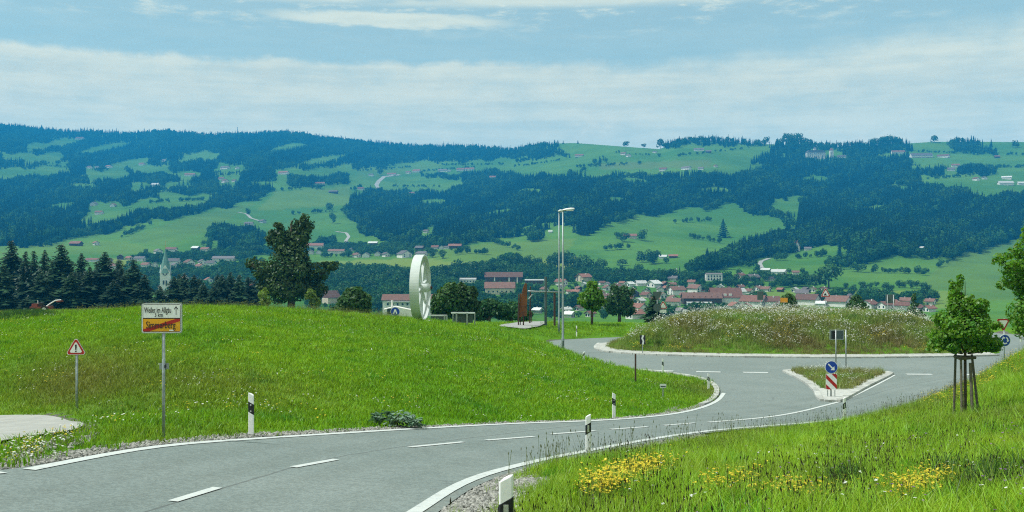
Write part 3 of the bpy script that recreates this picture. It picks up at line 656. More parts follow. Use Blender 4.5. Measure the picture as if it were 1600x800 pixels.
def far_trunk(name='far_trunk'): return MB().tube([(0, 0, -.05), (0, 0, .5)], [.028, .012], 5).mesh(name, mt_bark)
mt_fcon = leafmat('dark_spruce', (.008, .030, .030), (.013, .044, .034), .10, .006, vary=.5, gloss=.0)
mt_fbro = leafmat('wood_broadleaf', (.026, .088, .026), (.050, .125, .030), .2, .006, vary=.5, gloss=.0)
PC = [far_conifer(100+i, .15+.03*(i % 3)) for i in range(6)]; PB = [far_broad(200+i) for i in range(5)]
for m in PC: m.materials.append(mt_fcon)
for m in PB: m.materials.append(mt_fbro)

# ---------------------------------------------------------------- woods on the hills, in areas seen from here
WOOD = [[(-300, 185), (0, 193)] + [(x, float(ridge(x))-3) for x in range(20, 860, 20)] + [(870, 240), (800, 247), (760, 254), (700, 251), (640, 255), (560, 265), (470, 266), (430, 268), (425, 300), (400, 313), (310, 334), (230, 346), (180, 360), (60, 385), (-300, 398)],
        [(545, 300), (560, 290), (600, 294), (660, 299), (700, 294), (730, 281), (800, 268), (890, 277), (1000, 269), (1110, 268), (1160, 263), (1200, 240), (1215, 220), (1420, 226), (1428, 250), (1424, 275), (1480, 291), (1520, 297), (1600, 300), (1800, 300), (1800, 345), (1600, 368), (1485, 407), (1475, 402), (1405, 402), (1300, 420), (1275, 413), (1330, 394), (1344, 378), (1260, 391), (1190, 404), (1100, 427), (1060, 430), (1068, 414), (1130, 386), (1180, 372), (1255, 350), (1262, 343), (1200, 340), (1155, 334), (1153, 312), (1120, 324), (1083, 333), (975, 336), (875, 355), (800, 370), (720, 384), (700, 386), (640, 381), (590, 376), (560, 361), (545, 345)],
        [(447, 292), (452, 273), (480, 268), (545, 270), (550, 289), (480, 293)], [(655, 277), (660, 271), (760, 266), (805, 264), (790, 277), (700, 280)], [(326, 378), (330, 355), (345, 351), (400, 353), (412, 366), (405, 379)], [(800, 252), (800, 237), (830, 227), (870, 231), (900, 243), (875, 248)], [(925, 256), (936, 247), (950, 244), (955, 256)],
        [(885, 275), (925, 254), (932, 258), (895, 276)], [(1030, 231), (1045, 215), (1180, 218), (1195, 232), (1130, 225), (1045, 232)], [(1478, 241), (1490, 222), (1560, 229), (1552, 241)], [(1425, 273), (1432, 252), (1468, 251), (1482, 259), (1560, 255), (1562, 276), (1500, 273)], [(480, 400), (500, 370), (560, 362), (590, 377), (640, 382), (720, 386), (720, 398), (640, 392), (560, 396)],
        [(820, 372), (868, 369), (868, 375), (820, 376)], [(893, 366), (930, 352), (985, 338), (985, 341), (940, 356), (900, 370)], [(805, 395), (835, 412), (930, 420), (1030, 438), (1000, 446), (850, 436), (690, 442), (690, 425)], [(330, 408), (340, 392), (400, 385), (460, 388), (460, 400), (400, 402)],
        [(1000, 404), (1010, 394), (1050, 397), (1060, 408), (1035, 412), (1010, 412)]]
CLEAR = [[(33, 231), (45, 222), (122, 217), (128, 219), (100, 227), (55, 230), (45, 236)], [(0, 243), (30, 240), (95, 238), (97, 244), (80, 252), (45, 250), (0, 249)], [(-40, 268), (45, 263), (70, 256), (105, 254), (117, 262), (105, 269), (50, 272), (-40, 276)], [(120, 270), (197, 260), (197, 274), (150, 279), (128, 275)], [(202, 261), (272, 258), (272, 269), (202, 272)], [(285, 238), (347, 241), (330, 249), (285, 249)],
         [(205, 288), (237, 285), (232, 294), (210, 299)], [(250, 283), (307, 280), (302, 288), (250, 291)], [(340, 258), (378, 256), (380, 266), (340, 268)], [(338, 276), (372, 273), (372, 288), (338, 290)], [(40, 372), (100, 357), (135, 343), (178, 326), (212, 315), (270, 307), (345, 304), (345, 309), (312, 321), (270, 322), (225, 328), (185, 339), (140, 353), (100, 364), (60, 376)], [(428, 286), (430, 268), (465, 263), (548, 260), (550, 271), (452, 273), (447, 289)], [(560, 216), (580, 222), (576, 226), (560, 224)],
         [(600, 388), (604, 378), (660, 364), (704, 342), (710, 343), (690, 357), (655, 372), (640, 380)], [(1206, 327), (1208, 311), (1230, 311), (1230, 328)], [(1215, 330), (1232, 310), (1248, 310), (1246, 332)], [(520, 372), (530, 356), (560, 358), (578, 368), (570, 388), (552, 388)], [(1255, 245), (1262, 236), (1310, 236), (1325, 246)], [(1420, 247), (1422, 236), (1490, 234), (1490, 248)], [(1100, 267), (1150, 256), (1172, 254), (1172, 268)], [(560, 386), (570, 366), (600, 376), (610, 400), (560, 400)],
         [(140, 325), (145, 313), (185, 313), (190, 325), (165, 336), (145, 336)]]
def in_wood(q):
    m = np.zeros(len(q), bool)
    for w in WOOD: m |= inpoly(q, w)
    for c_ in CLEAR: m &= ~inpoly(q, c_)
    return m
# ---------------------------------------------------------------- individual far trees
PT = far_trunk()
def far_tree(kind, x, y, z, h, w, label, group):
    root = empty('spruce_tree' if kind == 'c' else 'broadleaf_tree', (x, y, z), random.uniform(0, 6.28), label, 'tree', group)
    root.scale = (w, w, h); link('crown', random.choice(PC if kind == 'c' else PB2), root); link('trunk', PT, root); return root
mt_vill = leafmat('village_leaves', (.026, .085, .024), (.046, .118, .026), .2, .02, vary=.4, gloss=.01)
PB2 = []
for i in range(6):
    r = np.random.default_rng(400+i); blobs = [((0, 0, .58), (.36, .36, .34))] + [((math.cos(a)*.27*r.uniform(.6, 1.2), math.sin(a)*.27*r.uniform(.6, 1.2), r.uniform(.32, .82)), (.2*r.uniform(.7, 1.25),)*3) for a in np.linspace(0, 6.28, 10)[:-1]]
    c_, n_ = crown_pts(blobs, 420, r, .7); V, Q = leaf_quads(c_, n_, .058, r, .8); m = npmesh('village_crown', V, Q); m.materials.append(mt_vill); PB2.append(m)
# ================================================================ buildings
def house_meshes(w, l, h, pitch, wall, roof, nwin, storeys=2, over=1.1, hip=False, chim=True):
    """gable faces -y; ridge runs along y. returns (wall, roof, chimney, [(window mesh, loc, rotz)])"""
    rh = w/2*math.tan(pitch); mb = MB()
    mb.prism([(-w/2, -1.5), (w/2, -1.5), (w/2, h), (0, h+rh), (-w/2, h)], -l/2, l/2); wm = mb.mesh('wall', wall)
    rb = MB(); th = .35; o_ = over; c_ = math.cos(pitch); s_ = math.sin(pitch)
    for sgn in (-1, 1):
        e = (sgn*(w/2+o_), h-o_*math.tan(pitch)); r_ = (0, h+rh)
        rb.prism([(e[0], e[1]+.05), (r_[0], r_[1]+.05), (r_[0], r_[1]+.05+th), (e[0], e[1]+.05+th)], -l/2-o_, l/2+o_)
    rm = rb.mesh('roof', roof)
    cm = MB().box((w*.14, l*.15, h+rh*.95), (.8, .8, 1.9)).mesh('chimney', mt_wallw) if chim else None
    return wm, rm, cm
WINB = MB().box((0, 0, 0), (1.15, .12, 1.45)).mesh('window', mt_win)
WINF = None
_hc = {}; HOUSES = []
def house(px, py, wpx, label, group=None, w=10, l=13, h=4.4, pitch=31, wall='w', roof='r', rz=0, wins=True, cat='house', name='house', chim=True, lift=0.):
    """w, l in metres are scaled so that the house spans wpx pixels where it stands"""
    HOUSES.append((px, py, wpx)); p = far(px, py); s = p.y/F; a = R(rz); span = abs(w*math.cos(a)) + abs(l*math.sin(a)); k = wpx*s/span
    W = dict(w=mt_wallw, c=mt_wallc, b=mt_wallb, g=mt_wallg)[wall]; RF = dict(r=mt_roofr, b=mt_roofb, g=mt_roofg, p=mt_roofp, c=mt_copper)[roof]
    key = (round(w*k, 0), round(l*k, 0), round(min(h*max(k, .6), 5.), 0), pitch, wall, roof, chim)
    if key not in _hc: _hc[key] = house_meshes(key[0], key[1], max(key[2], 2.5), R(pitch), W, RF, 0, chim=chim)
    wm, rm, cm = _hc[key]; w_, l_, h_ = key[0], key[1], max(key[2], 2.5)
    root = empty(name, p + Vector((0, 0, lift)), a, label, cat, group); link('wall', wm, root); ro = link('roof', rm, root)
    if cm and wpx > 11: link('chimney', cm, ro)
    if wins and wpx >= 11 and p.y < 2000:
        st = 2 if h_ > 4 else 1; sc = 1.25
        for zz in [h_*(.30), h_*.76][:st] if st == 2 else [h_*.5]:
            for xx in (-w_*.27, w_*.27): o = link('window', WINB, root); o.location = (xx, -l_/2-.02, zz); o.scale = (sc, 1, sc)
            for yy in (-l_*.28, l_*.28):
                sx = 1 if math.sin(a) < 0 else -1
                sx = -sx
                o = link('window', WINB, root); o.location = (sx*(w_/2+.02), yy, zz); o.rotation_euler = (0, 0, R(90)); o.scale = (sc, 1, sc)
    return root
VR = 'houses of the red roofed village'; VC = 'houses round the church'; VM = 'houses of the hamlet past the wheel'
# --- red roofed village beyond the roundabout
for a in [
 (912, 438, 25, 'house with a long pinkish tiled roof in front of the high tree belt', 'c', 'r', 80), (877, 444, 20, 'house with a pinkish roof standing behind the two street lamps', 'w', 'r', 70),
 (949, 452, 13, 'white gabled house just past the young roadside tree', 'w', 'b', 15), (963, 449, 15, 'white house under a brown roof at the upper end of the village row', 'w', 'b', 40), (952, 472, 17, 'brown roofed house beside the round dark tree', 'w', 'b', 75),
 (984, 446, 15, 'white house under a dazzling pale roof, first of the bright roofs', 'w', 'p', 70), (1001, 445, 17, 'white house with a bright pale roof in the middle of the bright roofs', 'w', 'p', 85), (1022, 447, 23, 'long house with a bright pale roof at the end of the bright roofs', 'w', 'p', 80),
 (1009, 458, 13, 'small white house with a grey roof below the bright roofs', 'w', 'g', 10), (1032, 454, 9, 'tiny white house right of the grey roofed cottage', 'w', 'g', 0), (1052, 437, 15, 'white house beneath the tall chimney', 'w', 'g', 60), (1050, 447, 13, 'brown roofed house below the tall chimney', 'c', 'b', 80),
 (1057, 459, 27, 'long white house with a wide purplish brown roof', 'w', 'b', 85), (1081, 443, 13, 'house with a steep red gable roof beside a slim conifer', 'w', 'r', 60), (1087, 456, 25, 'white gabled house with balconies under a brown roof', 'w', 'b', 35), (1070, 464, 15, 'low house with white barge boards before the green lawn', 'w', 'b', 60),
 (1053, 476, 24, 'brown roofed house directly behind the far road signs', 'w', 'b', 80), (1157, 434, 18, 'house with a dull red roof on the wooded rise', 'c', 'r', 70),
 (1176, 437, 22, 'dark barn beside the dull red roof on the rise', 'b', 'g', 80), (1148, 481, 17, 'white gabled house right of the large dormered roof', 'w', 'r', 10), (1166, 482, 19, 'pale gabled house with an orange roof side', 'w', 'r', 20),
 (1152, 460, 24, 'long thin pale roof at the back of the village', 'w', 'p', 88), (1178, 474, 44, 'long red roofed house behind the pale gables', 'w', 'r', 82), (1203, 474, 34, 'wide red roofed house behind the backs of the far signs', 'w', 'r', 84), (1215, 480, 20, 'dark gabled house beside the orange sign', 'b', 'b', 15),
 (1254, 462, 23, 'white house with pale blue grey roof at the village edge', 'w', 'g', 60), (1262, 471, 40, 'long brownish red roof below the pale blue grey house', 'w', 'b', 86), (1283, 474, 15, 'house with a shining roof beside the far warning triangle', 'w', 'p', 70), (1310, 474, 42, 'broad brown roof in front of the dark round hall', 'w', 'b', 84), (1329, 466, 10, 'narrow white gable by the green garden tree', 'w', 'g', 0),
 (1338, 475, 20, 'red roofed house below the narrow white gable', 'w', 'r', 70), (1358, 477, 30, 'orange red roof peeping over the flowers, first after the garden tree', 'w', 'r', 80), (1384, 478, 25, 'orange red roof behind the back of the grey direction board', 'w', 'r', 75), (1408, 479, 25, 'red roof over the flowers next to the grey direction board', 'w', 'r', 85), (1433, 481, 22, 'red roof over the flowers below the tiered garden tree', 'w', 'r', 80), (1452, 482, 20, 'last low red roof beside the staked young tree', 'w', 'r', 80),
 (940, 483, 16, 'pale grey house with balconies left of the dark round tree', 'w', 'g', 30), (962, 484, 15, 'white house with dark windows hard by the dark round tree', 'w', 'g', 0), (997, 486, 27, 'house with a reddish roof and white wall beyond the dark conifer', 'w', 'r', 75), (992, 497, 29, 'near house showing a wide brown roof low over the meadow', 'w', 'r', 70), (925, 479, 18, 'low house with brown roof behind the young roadside tree', 'w', 'b', 80),
 (885, 487, 14, 'low white building between the lamps and the young tree', 'w', 'p', 80), (905, 484, 14, 'white low building with a brown roof past the lamps', 'w', 'b', 80), (890, 495, 17, 'nearest low white building past the lamps', 'w', 'p', 80), (840, 488, 14, 'low white building seen beside the rusty sculpture', 'w', 'p', 80), (1063, 489, 14, 'grey pale house with white steps behind the small far sign', 'w', 'g', 30)]:
    px, py, w, lab, wl, rf, rz = a
    if rz > 60: rz -= random.uniform(8, 38)
    house(px, py+(5 if px > 1170 and py > 466 else 1.5), w, lab, VR, wall=wl, roof=rf, rz=rz*random.choice((-1, 1)))
ORD = 'first second third fourth fifth sixth seventh eighth ninth tenth eleventh twelfth thirteenth fourteenth fifteenth sixteenth seventeenth eighteenth nineteenth twentieth twenty-first twenty-second twenty-third twenty-fourth'.split()
RN = dict(r='red', b='brown', g='grey', p='pale'); WN = dict(w='white', c='cream', b='timber', g='grey')
for (x0, x1, y0, y1, n, wmin, wmax, anc, row) in [(840, 960, 445, 456, 7, 9, 13, 'the sculpture', 'the row by the lamp tops'), (935, 1060, 443, 453, 15, 9, 14, 'the pinkish roof', 'the upper village row'), (1040, 1290, 452, 460, 22, 10, 16, 'the tall chimney', 'the middle village row'), (940, 1085, 463, 475, 15, 11, 17, 'the young tree', 'the lower village row'), (870, 1010, 486, 497, 9, 12, 18, 'the street lamps', 'the nearest village row'), (1175, 1460, 470, 479, 15, 13, 20, 'the dormered roof', 'the row behind flowers'), (880, 1000, 456, 463, 7, 10, 14, 'the lamps', 'the row behind the young tree')]:
    for i in range(n):
        px = x0+(x1-x0)*(i+random.uniform(.15, .85))/n; py = random.uniform(y0, y1); wl = random.choice('wwwwcb'); rf = random.choice('rrrbbbgp'); wd = random.uniform(wmin, wmax)
        if any(abs(px-hx) < (hw+wd)*.33 and abs(py-hy) < 5 for hx, hy, hw in HOUSES): continue
        house(px, py, wd, 'small %s house, %s roof, %s from %s in %s' % (WN[wl], RN[rf], ORD[i], anc, row), VR, wall=wl, roof=rf, rz=random.uniform(-75, 75))
# --- around the church
for a in [(119, 384, 19, 'brown farmhouse at the edge of the wood above the spruces', 'b', 'r', 78, 11, 18), (150, 383, 12, 'white house with a red roof beside the brown farmhouse', 'w', 'r', 40, 10, 12), (145, 409, 20, 'long low building seen between two spruce tops', 'w', 'r', 85, 9, 24), (172, 409, 11, 'pale gabled house by the little green field', 'c', 'b', 30, 10, 12), (188, 405, 13, 'dark roofed barn with one white gable by the little green field', 'b', 'g', 20, 10, 12), (202, 406, 12, 'house with a light reddish roof next to the dark barn', 'c', 'r', 60, 10, 12), (219, 408, 17, 'broad house under a wide grey roof past the little green field', 'w', 'g', 80, 10, 15),
          (228, 418, 14, 'white house with brown roof nearest the spire on its open side', 'w', 'b', 70, 10, 12), (242, 418, 14, 'white gabled house with rows of windows touching the spire', 'w', 'g', 20, 10, 12), (177, 420, 15, 'pale roof peeping between the spruce tops', 'w', 'b', 80, 10, 12), (247, 396, 15, 'big grey gabled house on the meadow above the spire', 'w', 'g', 40, 11, 14), (268, 393, 17, 'long roofed farm behind the tip of the spire', 'w', 'b', 82, 9, 16), (272, 412, 20, 'large white school like house past the spire', 'w', 'g', 80, 11, 16), (273, 419, 15, 'dark roofed white house under the large white one', 'w', 'g', 40, 10, 12),
          (296, 414, 19, 'white house with a hipped brown roof in the middle of the row', 'w', 'b', 40, 11, 14), (316, 413, 16, 'white house with two gables beyond the brown hipped roof', 'w', 'g', 30, 10, 13), (312, 419, 14, 'small reddish roofed house in front of the two gabled house', 'w', 'r', 60, 10, 12), (330, 415, 15, 'pale flat fronted house near the end of the row', 'w', 'g', 75, 10, 13), (350, 408, 34, 'very long grey roofed building at the end of the row', 'w', 'g', 85, 10, 30), (306, 391, 13, 'barn with a bright white roof on the upper meadow', 'b', 'p', 70, 10, 14), (321, 393, 14, 'farmhouse with a pinkish roof next to the white roofed barn', 'w', 'r', 75, 10, 14),
          (290, 438, 14, 'white gabled house half hidden by the spruces below the church', 'w', 'b', 25, 10, 12), (304, 437, 11, 'steep white gable behind the spruces below the church', 'w', 'g', 10, 9, 12), (326, 441, 13, 'house with a salmon pink roof behind the spruces', 'w', 'r', 30, 10, 11), (393, 450, 12, 'pinkish roofed house beside the big tree', 'w', 'r', 60, 10, 12)]:
    px, py, w, lab, wl, rf, rz, ww, ll = a; house(px, py, w, lab, VC, wall=wl, roof=rf, rz=rz, w=ww, l=ll)
# --- hamlet past the wheel
for a in [(489, 388, 34, 'long brown roofed farm behind the big tree', 'w', 'r', 84, 11, 34), (485, 397, 9, 'white house before the long brown roof', 'w', 'g', 0, 9, 11), (498, 397, 9, 'small white house on the far side of the long brown roof', 'w', 'g', 10, 9, 11), (526, 396, 25, 'low grey roofed barn with a long pale eave', 'w', 'b', 82, 10, 26), (550, 392, 8, 'dark little gable with one white side at the track end', 'w', 'g', 20, 9, 10), (557, 402, 13, 'white house with brown roof nearest the green field', 'w', 'b', 50, 10, 12), (572, 402, 10, 'small white house with a flat looking roof by the green field', 'w', 'g', 0, 10, 11), (590, 400, 8, 'narrow white gable among the hamlet trees', 'w', 'g', 0, 8, 11), (603, 401, 13, 'white gabled house with a shed by the green field', 'w', 'g', 35, 10, 12),
          (632, 402, 25, 'big white house with grey gable just above the wheel', 'w', 'g', 30, 13, 16), (659, 400, 19, 'white gabled barn behind the top of the wheel', 'w', 'g', 65, 11, 18), (656, 391, 14, 'dark roofed house above the top of the wheel', 'b', 'g', 70, 10, 13), (680, 389, 11, 'small house with a pink roof past the wheel', 'w', 'r', 80, 10, 13), (690, 389, 7, 'tiny white cottage in the row past the wheel', 'w', 'g', 0, 9, 11), (698, 389, 8, 'white cottage with a dark roof in the row past the wheel', 'w', 'g', 70, 9, 11), (711, 388, 20, 'long reddish farm at the far end of the row', 'b', 'r', 84, 11, 24), (583, 383, 14, 'barn with a long pale roof at the edge of the wood', 'b', 'p', 80, 9, 18), (666, 364, 9, 'little white house alone in the trees on the slope', 'w', 'g', 60, 9, 11)]:
    px, py, w, lab, wl, rf, rz, ww, ll = a; house(px, py, w, lab, VM, wall=wl, roof=rf, rz=rz, w=ww, l=ll)
# --- farms and hamlets over the hillside
HF = 'farms and hamlets on the hillside'
for a in [(389, 353, 13, 'grey roofed farmhouse in the edge of the dark grove', 'w', 'g', 82), (410, 348, 14, 'blue grey barn behind the crown of the big tree', 'g', 'g', 40), (147, 321, 8, 'small white house by the lower clearing of the wood', 'w', 'g', 0), (177, 323, 7, 'tiny white house at the mouth of the long field', 'w', 'r', 0), (155, 335, 12, 'farm with a reddish roof below the two white houses', 'w', 'r', 80),
          (140, 263, 9, 'pale house at the start of the upper hamlet', 'w', 'b', 60), (152, 263, 8, 'pale house in the middle of the upper hamlet', 'w', 'g', 60), (170, 262, 11, 'red roofed house in the upper hamlet', 'w', 'r', 60), (222, 258, 10, 'pinkish roofed farm alone on the upper field', 'w', 'r', 70), (257, 252, 8, 'little white house in the high forest', 'w', 'g', 60), (125, 218, 12, 'long pale building at the end of the high clearing', 'w', 'b', 85), (297, 275, 16, 'long low red roof in the forest', 'w', 'r', 86), (243, 291, 12, 'white roofed farm beside the small pale field', 'w', 'p', 80),
          (352, 264, 17, 'large pale building on the forest shelf', 'w', 'g', 60), (371, 264, 8, 'house next to the large pale building on the forest shelf', 'w', 'b', 30), (346, 281, 9, 'pinkish roof at the upper side of the forest farms', 'w', 'r', 80), (352, 285, 13, 'white gabled farm in the forest farms', 'w', 'r', 40), (366, 284, 8, 'small house at the end of the forest farms', 'w', 'b', 60), (443, 272, 17, 'farm with a red roof in the clearing above the grove', 'w', 'r', 70), (500, 289, 15, 'pink roofed farm at the foot of the square grove', 'w', 'r', 84), (521, 302, 14, 'dark barn in the top of the steep field', 'b', 'g', 80),
          (580, 275, 8, 'white house at the bend of the lane', 'w', 'g', 70), (612, 274, 14, 'brown roofed farm along the lane', 'w', 'r', 85), (638, 271, 9, 'first house of the hilltop hamlet', 'w', 'r', 60), (651, 269, 13, 'pinkish roof in the hilltop hamlet', 'w', 'r', 75), (692, 268, 15, 'wide grey roof in the hilltop hamlet', 'w', 'g', 75), (701, 268, 8, 'white gable in the hilltop hamlet', 'w', 'b', 10), (720, 267, 13, 'red roofed house in the hilltop hamlet', 'w', 'r', 80), (734, 266, 15, 'last red roofed house of the hilltop hamlet', 'w', 'r', 75), (770, 279, 10, 'red roof just in the edge of the main wood', 'w', 'r', 80), (564, 297, 10, 'reddish roof at the corner of the main wood', 'w', 'r', 80), (644, 304, 9, 'white house with a red roof in the top of the main wood', 'w', 'r', 70),
          (905, 245, 14, 'pale pinkish farm under the bare ridge', 'w', 'r', 78), (974, 242, 9, 'white house with orange roof on the bare slope', 'w', 'r', 60), (982, 245, 8, 'white house lower down on the bare slope', 'w', 'g', 20), (1023, 239, 7, 'tiny white house at the edge of the ridge wood', 'w', 'g', 40), (1036, 267, 13, 'red roofed farm on the edge of the main wood', 'w', 'r', 70), (1072, 265, 15, 'white gabled farm beside a dark conifer on the wood edge', 'w', 'g', 40), (1095, 265, 9, 'low grey house past the white gabled farm', 'w', 'g', 70), (1118, 261, 6, 'small house with an orange gable by the upper field', 'c', 'r', 10), (1092, 236, 16, 'grey farm buildings high on the ridge pasture', 'w', 'g', 84), (1107, 239, 9, 'low barn next to the grey ridge farm', 'b', 'g', 80),
          (985, 372, 21, 'farmhouse with an orange brown roof in the middle of the slope', 'c', 'r', 80), (1036, 404, 13, 'white roofed farmhouse on the slope above the village', 'w', 'p', 70), (1052, 403, 14, 'brown barn beside the white roofed farmhouse', 'b', 'r', 80), (1262, 391, 10, 'low white house beside the little chapel', 'w', 'g', 80), (1196, 425, 14, 'white house with pale roof on the rise, lower neighbour', 'w', 'p', 60), (1217, 428, 23, 'large white house with a broad pale roof on the rise', 'w', 'p', 50), (1203, 439, 16, 'white annexe below the two pale roofed houses', 'w', 'g', 70), (1243, 429, 10, 'small white house at the end of the rise', 'w', 'b', 80),
          (1439, 246, 33, 'long white farm building on the ridge', 'w', 'g', 84), (1474, 246, 18, 'pale farmhouse next to the long ridge farm', 'w', 'b', 50), (1403, 240, 20, 'long roof half hidden by ridge trees', 'w', 'b', 84), (1493, 261, 13, 'reddish roofed house in the upper grove', 'w', 'r', 75), (1486, 267, 12, 'white house at the foot of the upper grove', 'w', 'g', 75), (1525, 282, 9, 'white gabled house by the lower grove', 'w', 'r', 20), (1538, 280, 6, 'tiny white gable by the lower grove', 'w', 'g', 0), (1573, 280, 15, 'white house with pale roof by the upper lane', 'w', 'p', 60), (1571, 289, 22, 'long low white hall on the pasture', 'w', 'p', 87), (1595, 289, 10, 'white shed next to the long low hall', 'w', 'p', 80), (1558, 247, 8, 'reddish hut alone on the high pasture', 'b', 'r', 80), (860, 364, 6, 'tiny white shed in the edge of the wood above the lamps', 'w', 'p', 80), (1441, 390, 6, 'small white hut on the crest of the dull slope', 'w', 'p', 30)]:
    px, py, w, lab, wl, rf, rz = a; house(px, py, w, lab, HF, wall=wl, roof=rf, rz=rz, w=10, l=14 if w < 14 else 22)
# --- larger buildings, each with what shows of it
def win_row(root, n, x0, x1, y, z, sx, sz):
    for i in range(n):
        o = link('window', WINB, root); o.location = (x0+(x1-x0)*(i+.5)/n, y, z); o.scale = (sx, 1, sz)
def block(px, py, label, w, d, h, wall, roof, rh, over=.8, rz=0, cat='building', name='building', ridge_x=True):
    """long building, eaves towards us: ridge along x"""
    p = far(px, py); root = empty(name, p, R(rz), label, cat); HOUSES.append((px, py, w*F/p.y))
    link('wall', MB().box((0, 0, h/2-1), (w, d, h+2)).mesh('wall', wall), root)
    rb = MB(); o_ = over; M = Matrix.Rotation(R(90), 4, 'Z')
    rb.prism([(-d/2-o_, h+.03), (0, h+rh), (d/2+o_, h+.03), (d/2+o_, h+.38), (0, h+rh+.4), (-d/2-o_, h+.38)], -w/2-o_, w/2+o_, M)
    rb.prism([(-d/2+.2, h+.02), (d/2-.2, h+.02), (0, h+rh-.1)], -w/2+.05, w/2-.05, M)
    rf = rb.build('roof', roof, root); return root, rf, p
r_, rf, p = block(787, 441, 'long building with a brown tiled roof and white pillars, behind the other long roof', 41, 12, 5.5, mt_wallb, mt_roofb, 5.5)
for x in (-10, 6, 15): MB().box((x, -6.3, 2.5), (1.2, .6, 6.5)).build('pillar', mt_wallw, r_)
for x in (-6, -4.5): MB().box((x, -4.2, 7.3), (1., .9, .9)).build('skylight', mt_win, rf)
r_, rf, p = block(781, 460, 'long cream building with a brown tiled roof standing in front of the trees', 29, 12, 6, mt_wallc, mt_roofb, 6.0)
win_row(r_, 6, -13, 13, -6.03, 3., 1.1, 1.1)
for x in (2, 4.5, 10): MB().box((x, -4.0, 8.3), (.9, .9, .9)).build('skylight', mt_win, rf)
r_, rf, p = block(731, 442, 'white hall with a pale metal roof above the dark trees', 18, 9, 3.6, mt_wallw, mt_roofp, 1.6, .5); win_row(r_, 5, -8, 8, -4.53, 1.9, 1.2, .9)
r_, rf, p = block(835, 444, 'low long hall with a pale eave behind the rusty sculpture', 20, 9, 4., mt_wallb, mt_roofp, 1., .6)
r_, rf, p = block(752, 498, 'small shed with a brown roof past the board frames', 9, 6, 3.4, mt_wallb, mt_roofb, 2.6)
r_, rf, p = block(517, 474, 'house with a tall brown roof beside the big tree', 12, 11, 5, mt_wallc, mt_roofb, 6.2, rz=40)
r_, rf, p = block(637, 493, 'white inn like building with a brown roof and rows of windows behind the wheel', 36, 13, 11.5, mt_wallw, mt_roofb, 4.2, 1.)
win_row(r_, 9, -16, 17, -6.53, 8.8, 1.2, 1.2); win_row(r_, 9, -16, 17, -6.53, 5.4, 1.2, 1.2)
MB().box((2, -7.6, 10.6), (33, 2.6, .5)).build('awning', mt_roofp, r_)
r_, rf, p = block(1096, 475, 'long dark red building with a row of small dormers', 34, 12, 5, mt_wallb, mt_roofb, 5.0)
for i in range(6): MB().prism([(-1, 0), (1, 0), (0, 1.3)], -5.8, -1.5, Matrix.Translation((-13+i*5.2, 0, 6.1))).build('dormer', mt_roofr, rf)
r_, rf, p = block(1133, 474, 'large hall like house under a huge red roof with three white dormers', 27, 17, 5.2, mt_wallw, mt_roofr, 8.5)
for i in range(3):
    d_ = MB().box((-6+i*4.6, -6.6, 8.), (2.4, 2.6, 1.8)).build('dormer', mt_wallw, rf); MB().box((-6+i*4.6, -7.95, 8.), (1.5, .1, 1.)).build('window', mt_win, d_) if False else None
r_, rf, p = block(1115, 439, 'white apartment block with dark window strips on the wooded rise', 18, 9, 7.5, mt_wallw, mt_roofg, 1.2, .3)
win_row(r_, 5, -8, 8, -4.53, 5.3, 1.3, 1.4); win_row(r_, 5, -8, 8, -4.53, 2.2, 1.3, 1.4)
p = far(1093, 492); root = empty('hall', p, R(-6), 'modern grey green hall with a flat roof and a low glazed wing', 'hall')
MB().box((0, 4, 4.2), (18, 14, 10)).build('wall', mt_wallg, root); MB().box((0, 4, 9.35), (18.6, 14.6, .3)).build('roof', mt_roofp, root)
MB().box((-4, -6, 1.8), (17, 5.5, 4.6)).build('wing', mt_wallw, root); win_row(root, 6, -12, 4, -8.8, 2.1, 1.7, 1.)
p = far(1312, 466); root = empty('round_hall', p, 0, 'dark hall with a low curved blue grey roof at the village edge', 'hall')
MB().prism([(11*math.cos(a), 4.2*math.sin(a)) for a in np.linspace(0, math.pi, 14)], 0, 14).build('roof', mt_roofg, root); MB().box((0, 7, -.8), (21, 13, 2.2)).build('wall', mt_wallb, root)
# church
p = P(258.5, 468, 985); root = empty('church', p, R(14), 'white church with a steep green copper spire and clock faces', 'church')
cw = 9.4; th = 25.5
tw = MB().box((0, 0, th/2-4), (cw, cw, th+8)).build('tower', mt_wallw, root)
gb = MB()
for k in range(4):
    M = Matrix.Rotation(R(90*k), 4, 'Z'); gb.prism([(-cw/2, th), (cw/2, th), (0, th+8.)], -cw/2, -cw/2+.5, M)
gb.build('gable', mt_wallw, root)
MB().lathe([(cw*.68, th), (cw*.47, th+6.5), (1.5, th+17), (.05, th+24.5)], 8, Matrix.Rotation(R(22.5), 4, 'Z')).build('spire', mt_copper, root)
MB().tube([(0, 0, th+23.5), (0, 0, th+31)], [.28, .16], 6).build('spire_cross', mt_gold, root)
for k in (0, 1, 3):
    M = Matrix.Rotation(R(90*k), 4, 'Z')
    cf = MB().lathe([(0, .0), (2.1, 0), (2.1, .3), (0, .3)], 16, M @ Matrix.Translation((0, -cw/2-.05, th-.2)) @ Matrix.Rotation(R(90), 4, 'X')).build('clock_face', mt_signk, root)
    MB().lathe([(0, .0), (1.3, 0), (1.3, .45), (0, .45)], 14, M @ Matrix.Translation((0, -cw/2-.05, th-.2)) @ Matrix.Rotation(R(90), 4, 'X')).build('dial', mt_signw, cf)
    for sx in (-1.25, 1.25): MB().box((sx, -cw/2, th-9), (1.5, .3, 4.), M).build('window', mt_win, root)
nv = MB().prism([(-7, -4), (7, -4), (7, 12), (0, 20), (-7, 12)], cw/2, cw/2+24).build('nave', mt_wallw, root)
rb = MB()
for s in (-1, 1): rb.prism([(s*8, 11.2), (0, 20.2), (0, 20.8), (s*8, 11.8)], cw/2-.5, cw/2+24.6)
rb.build('nave_roof', mt_roofb, root)
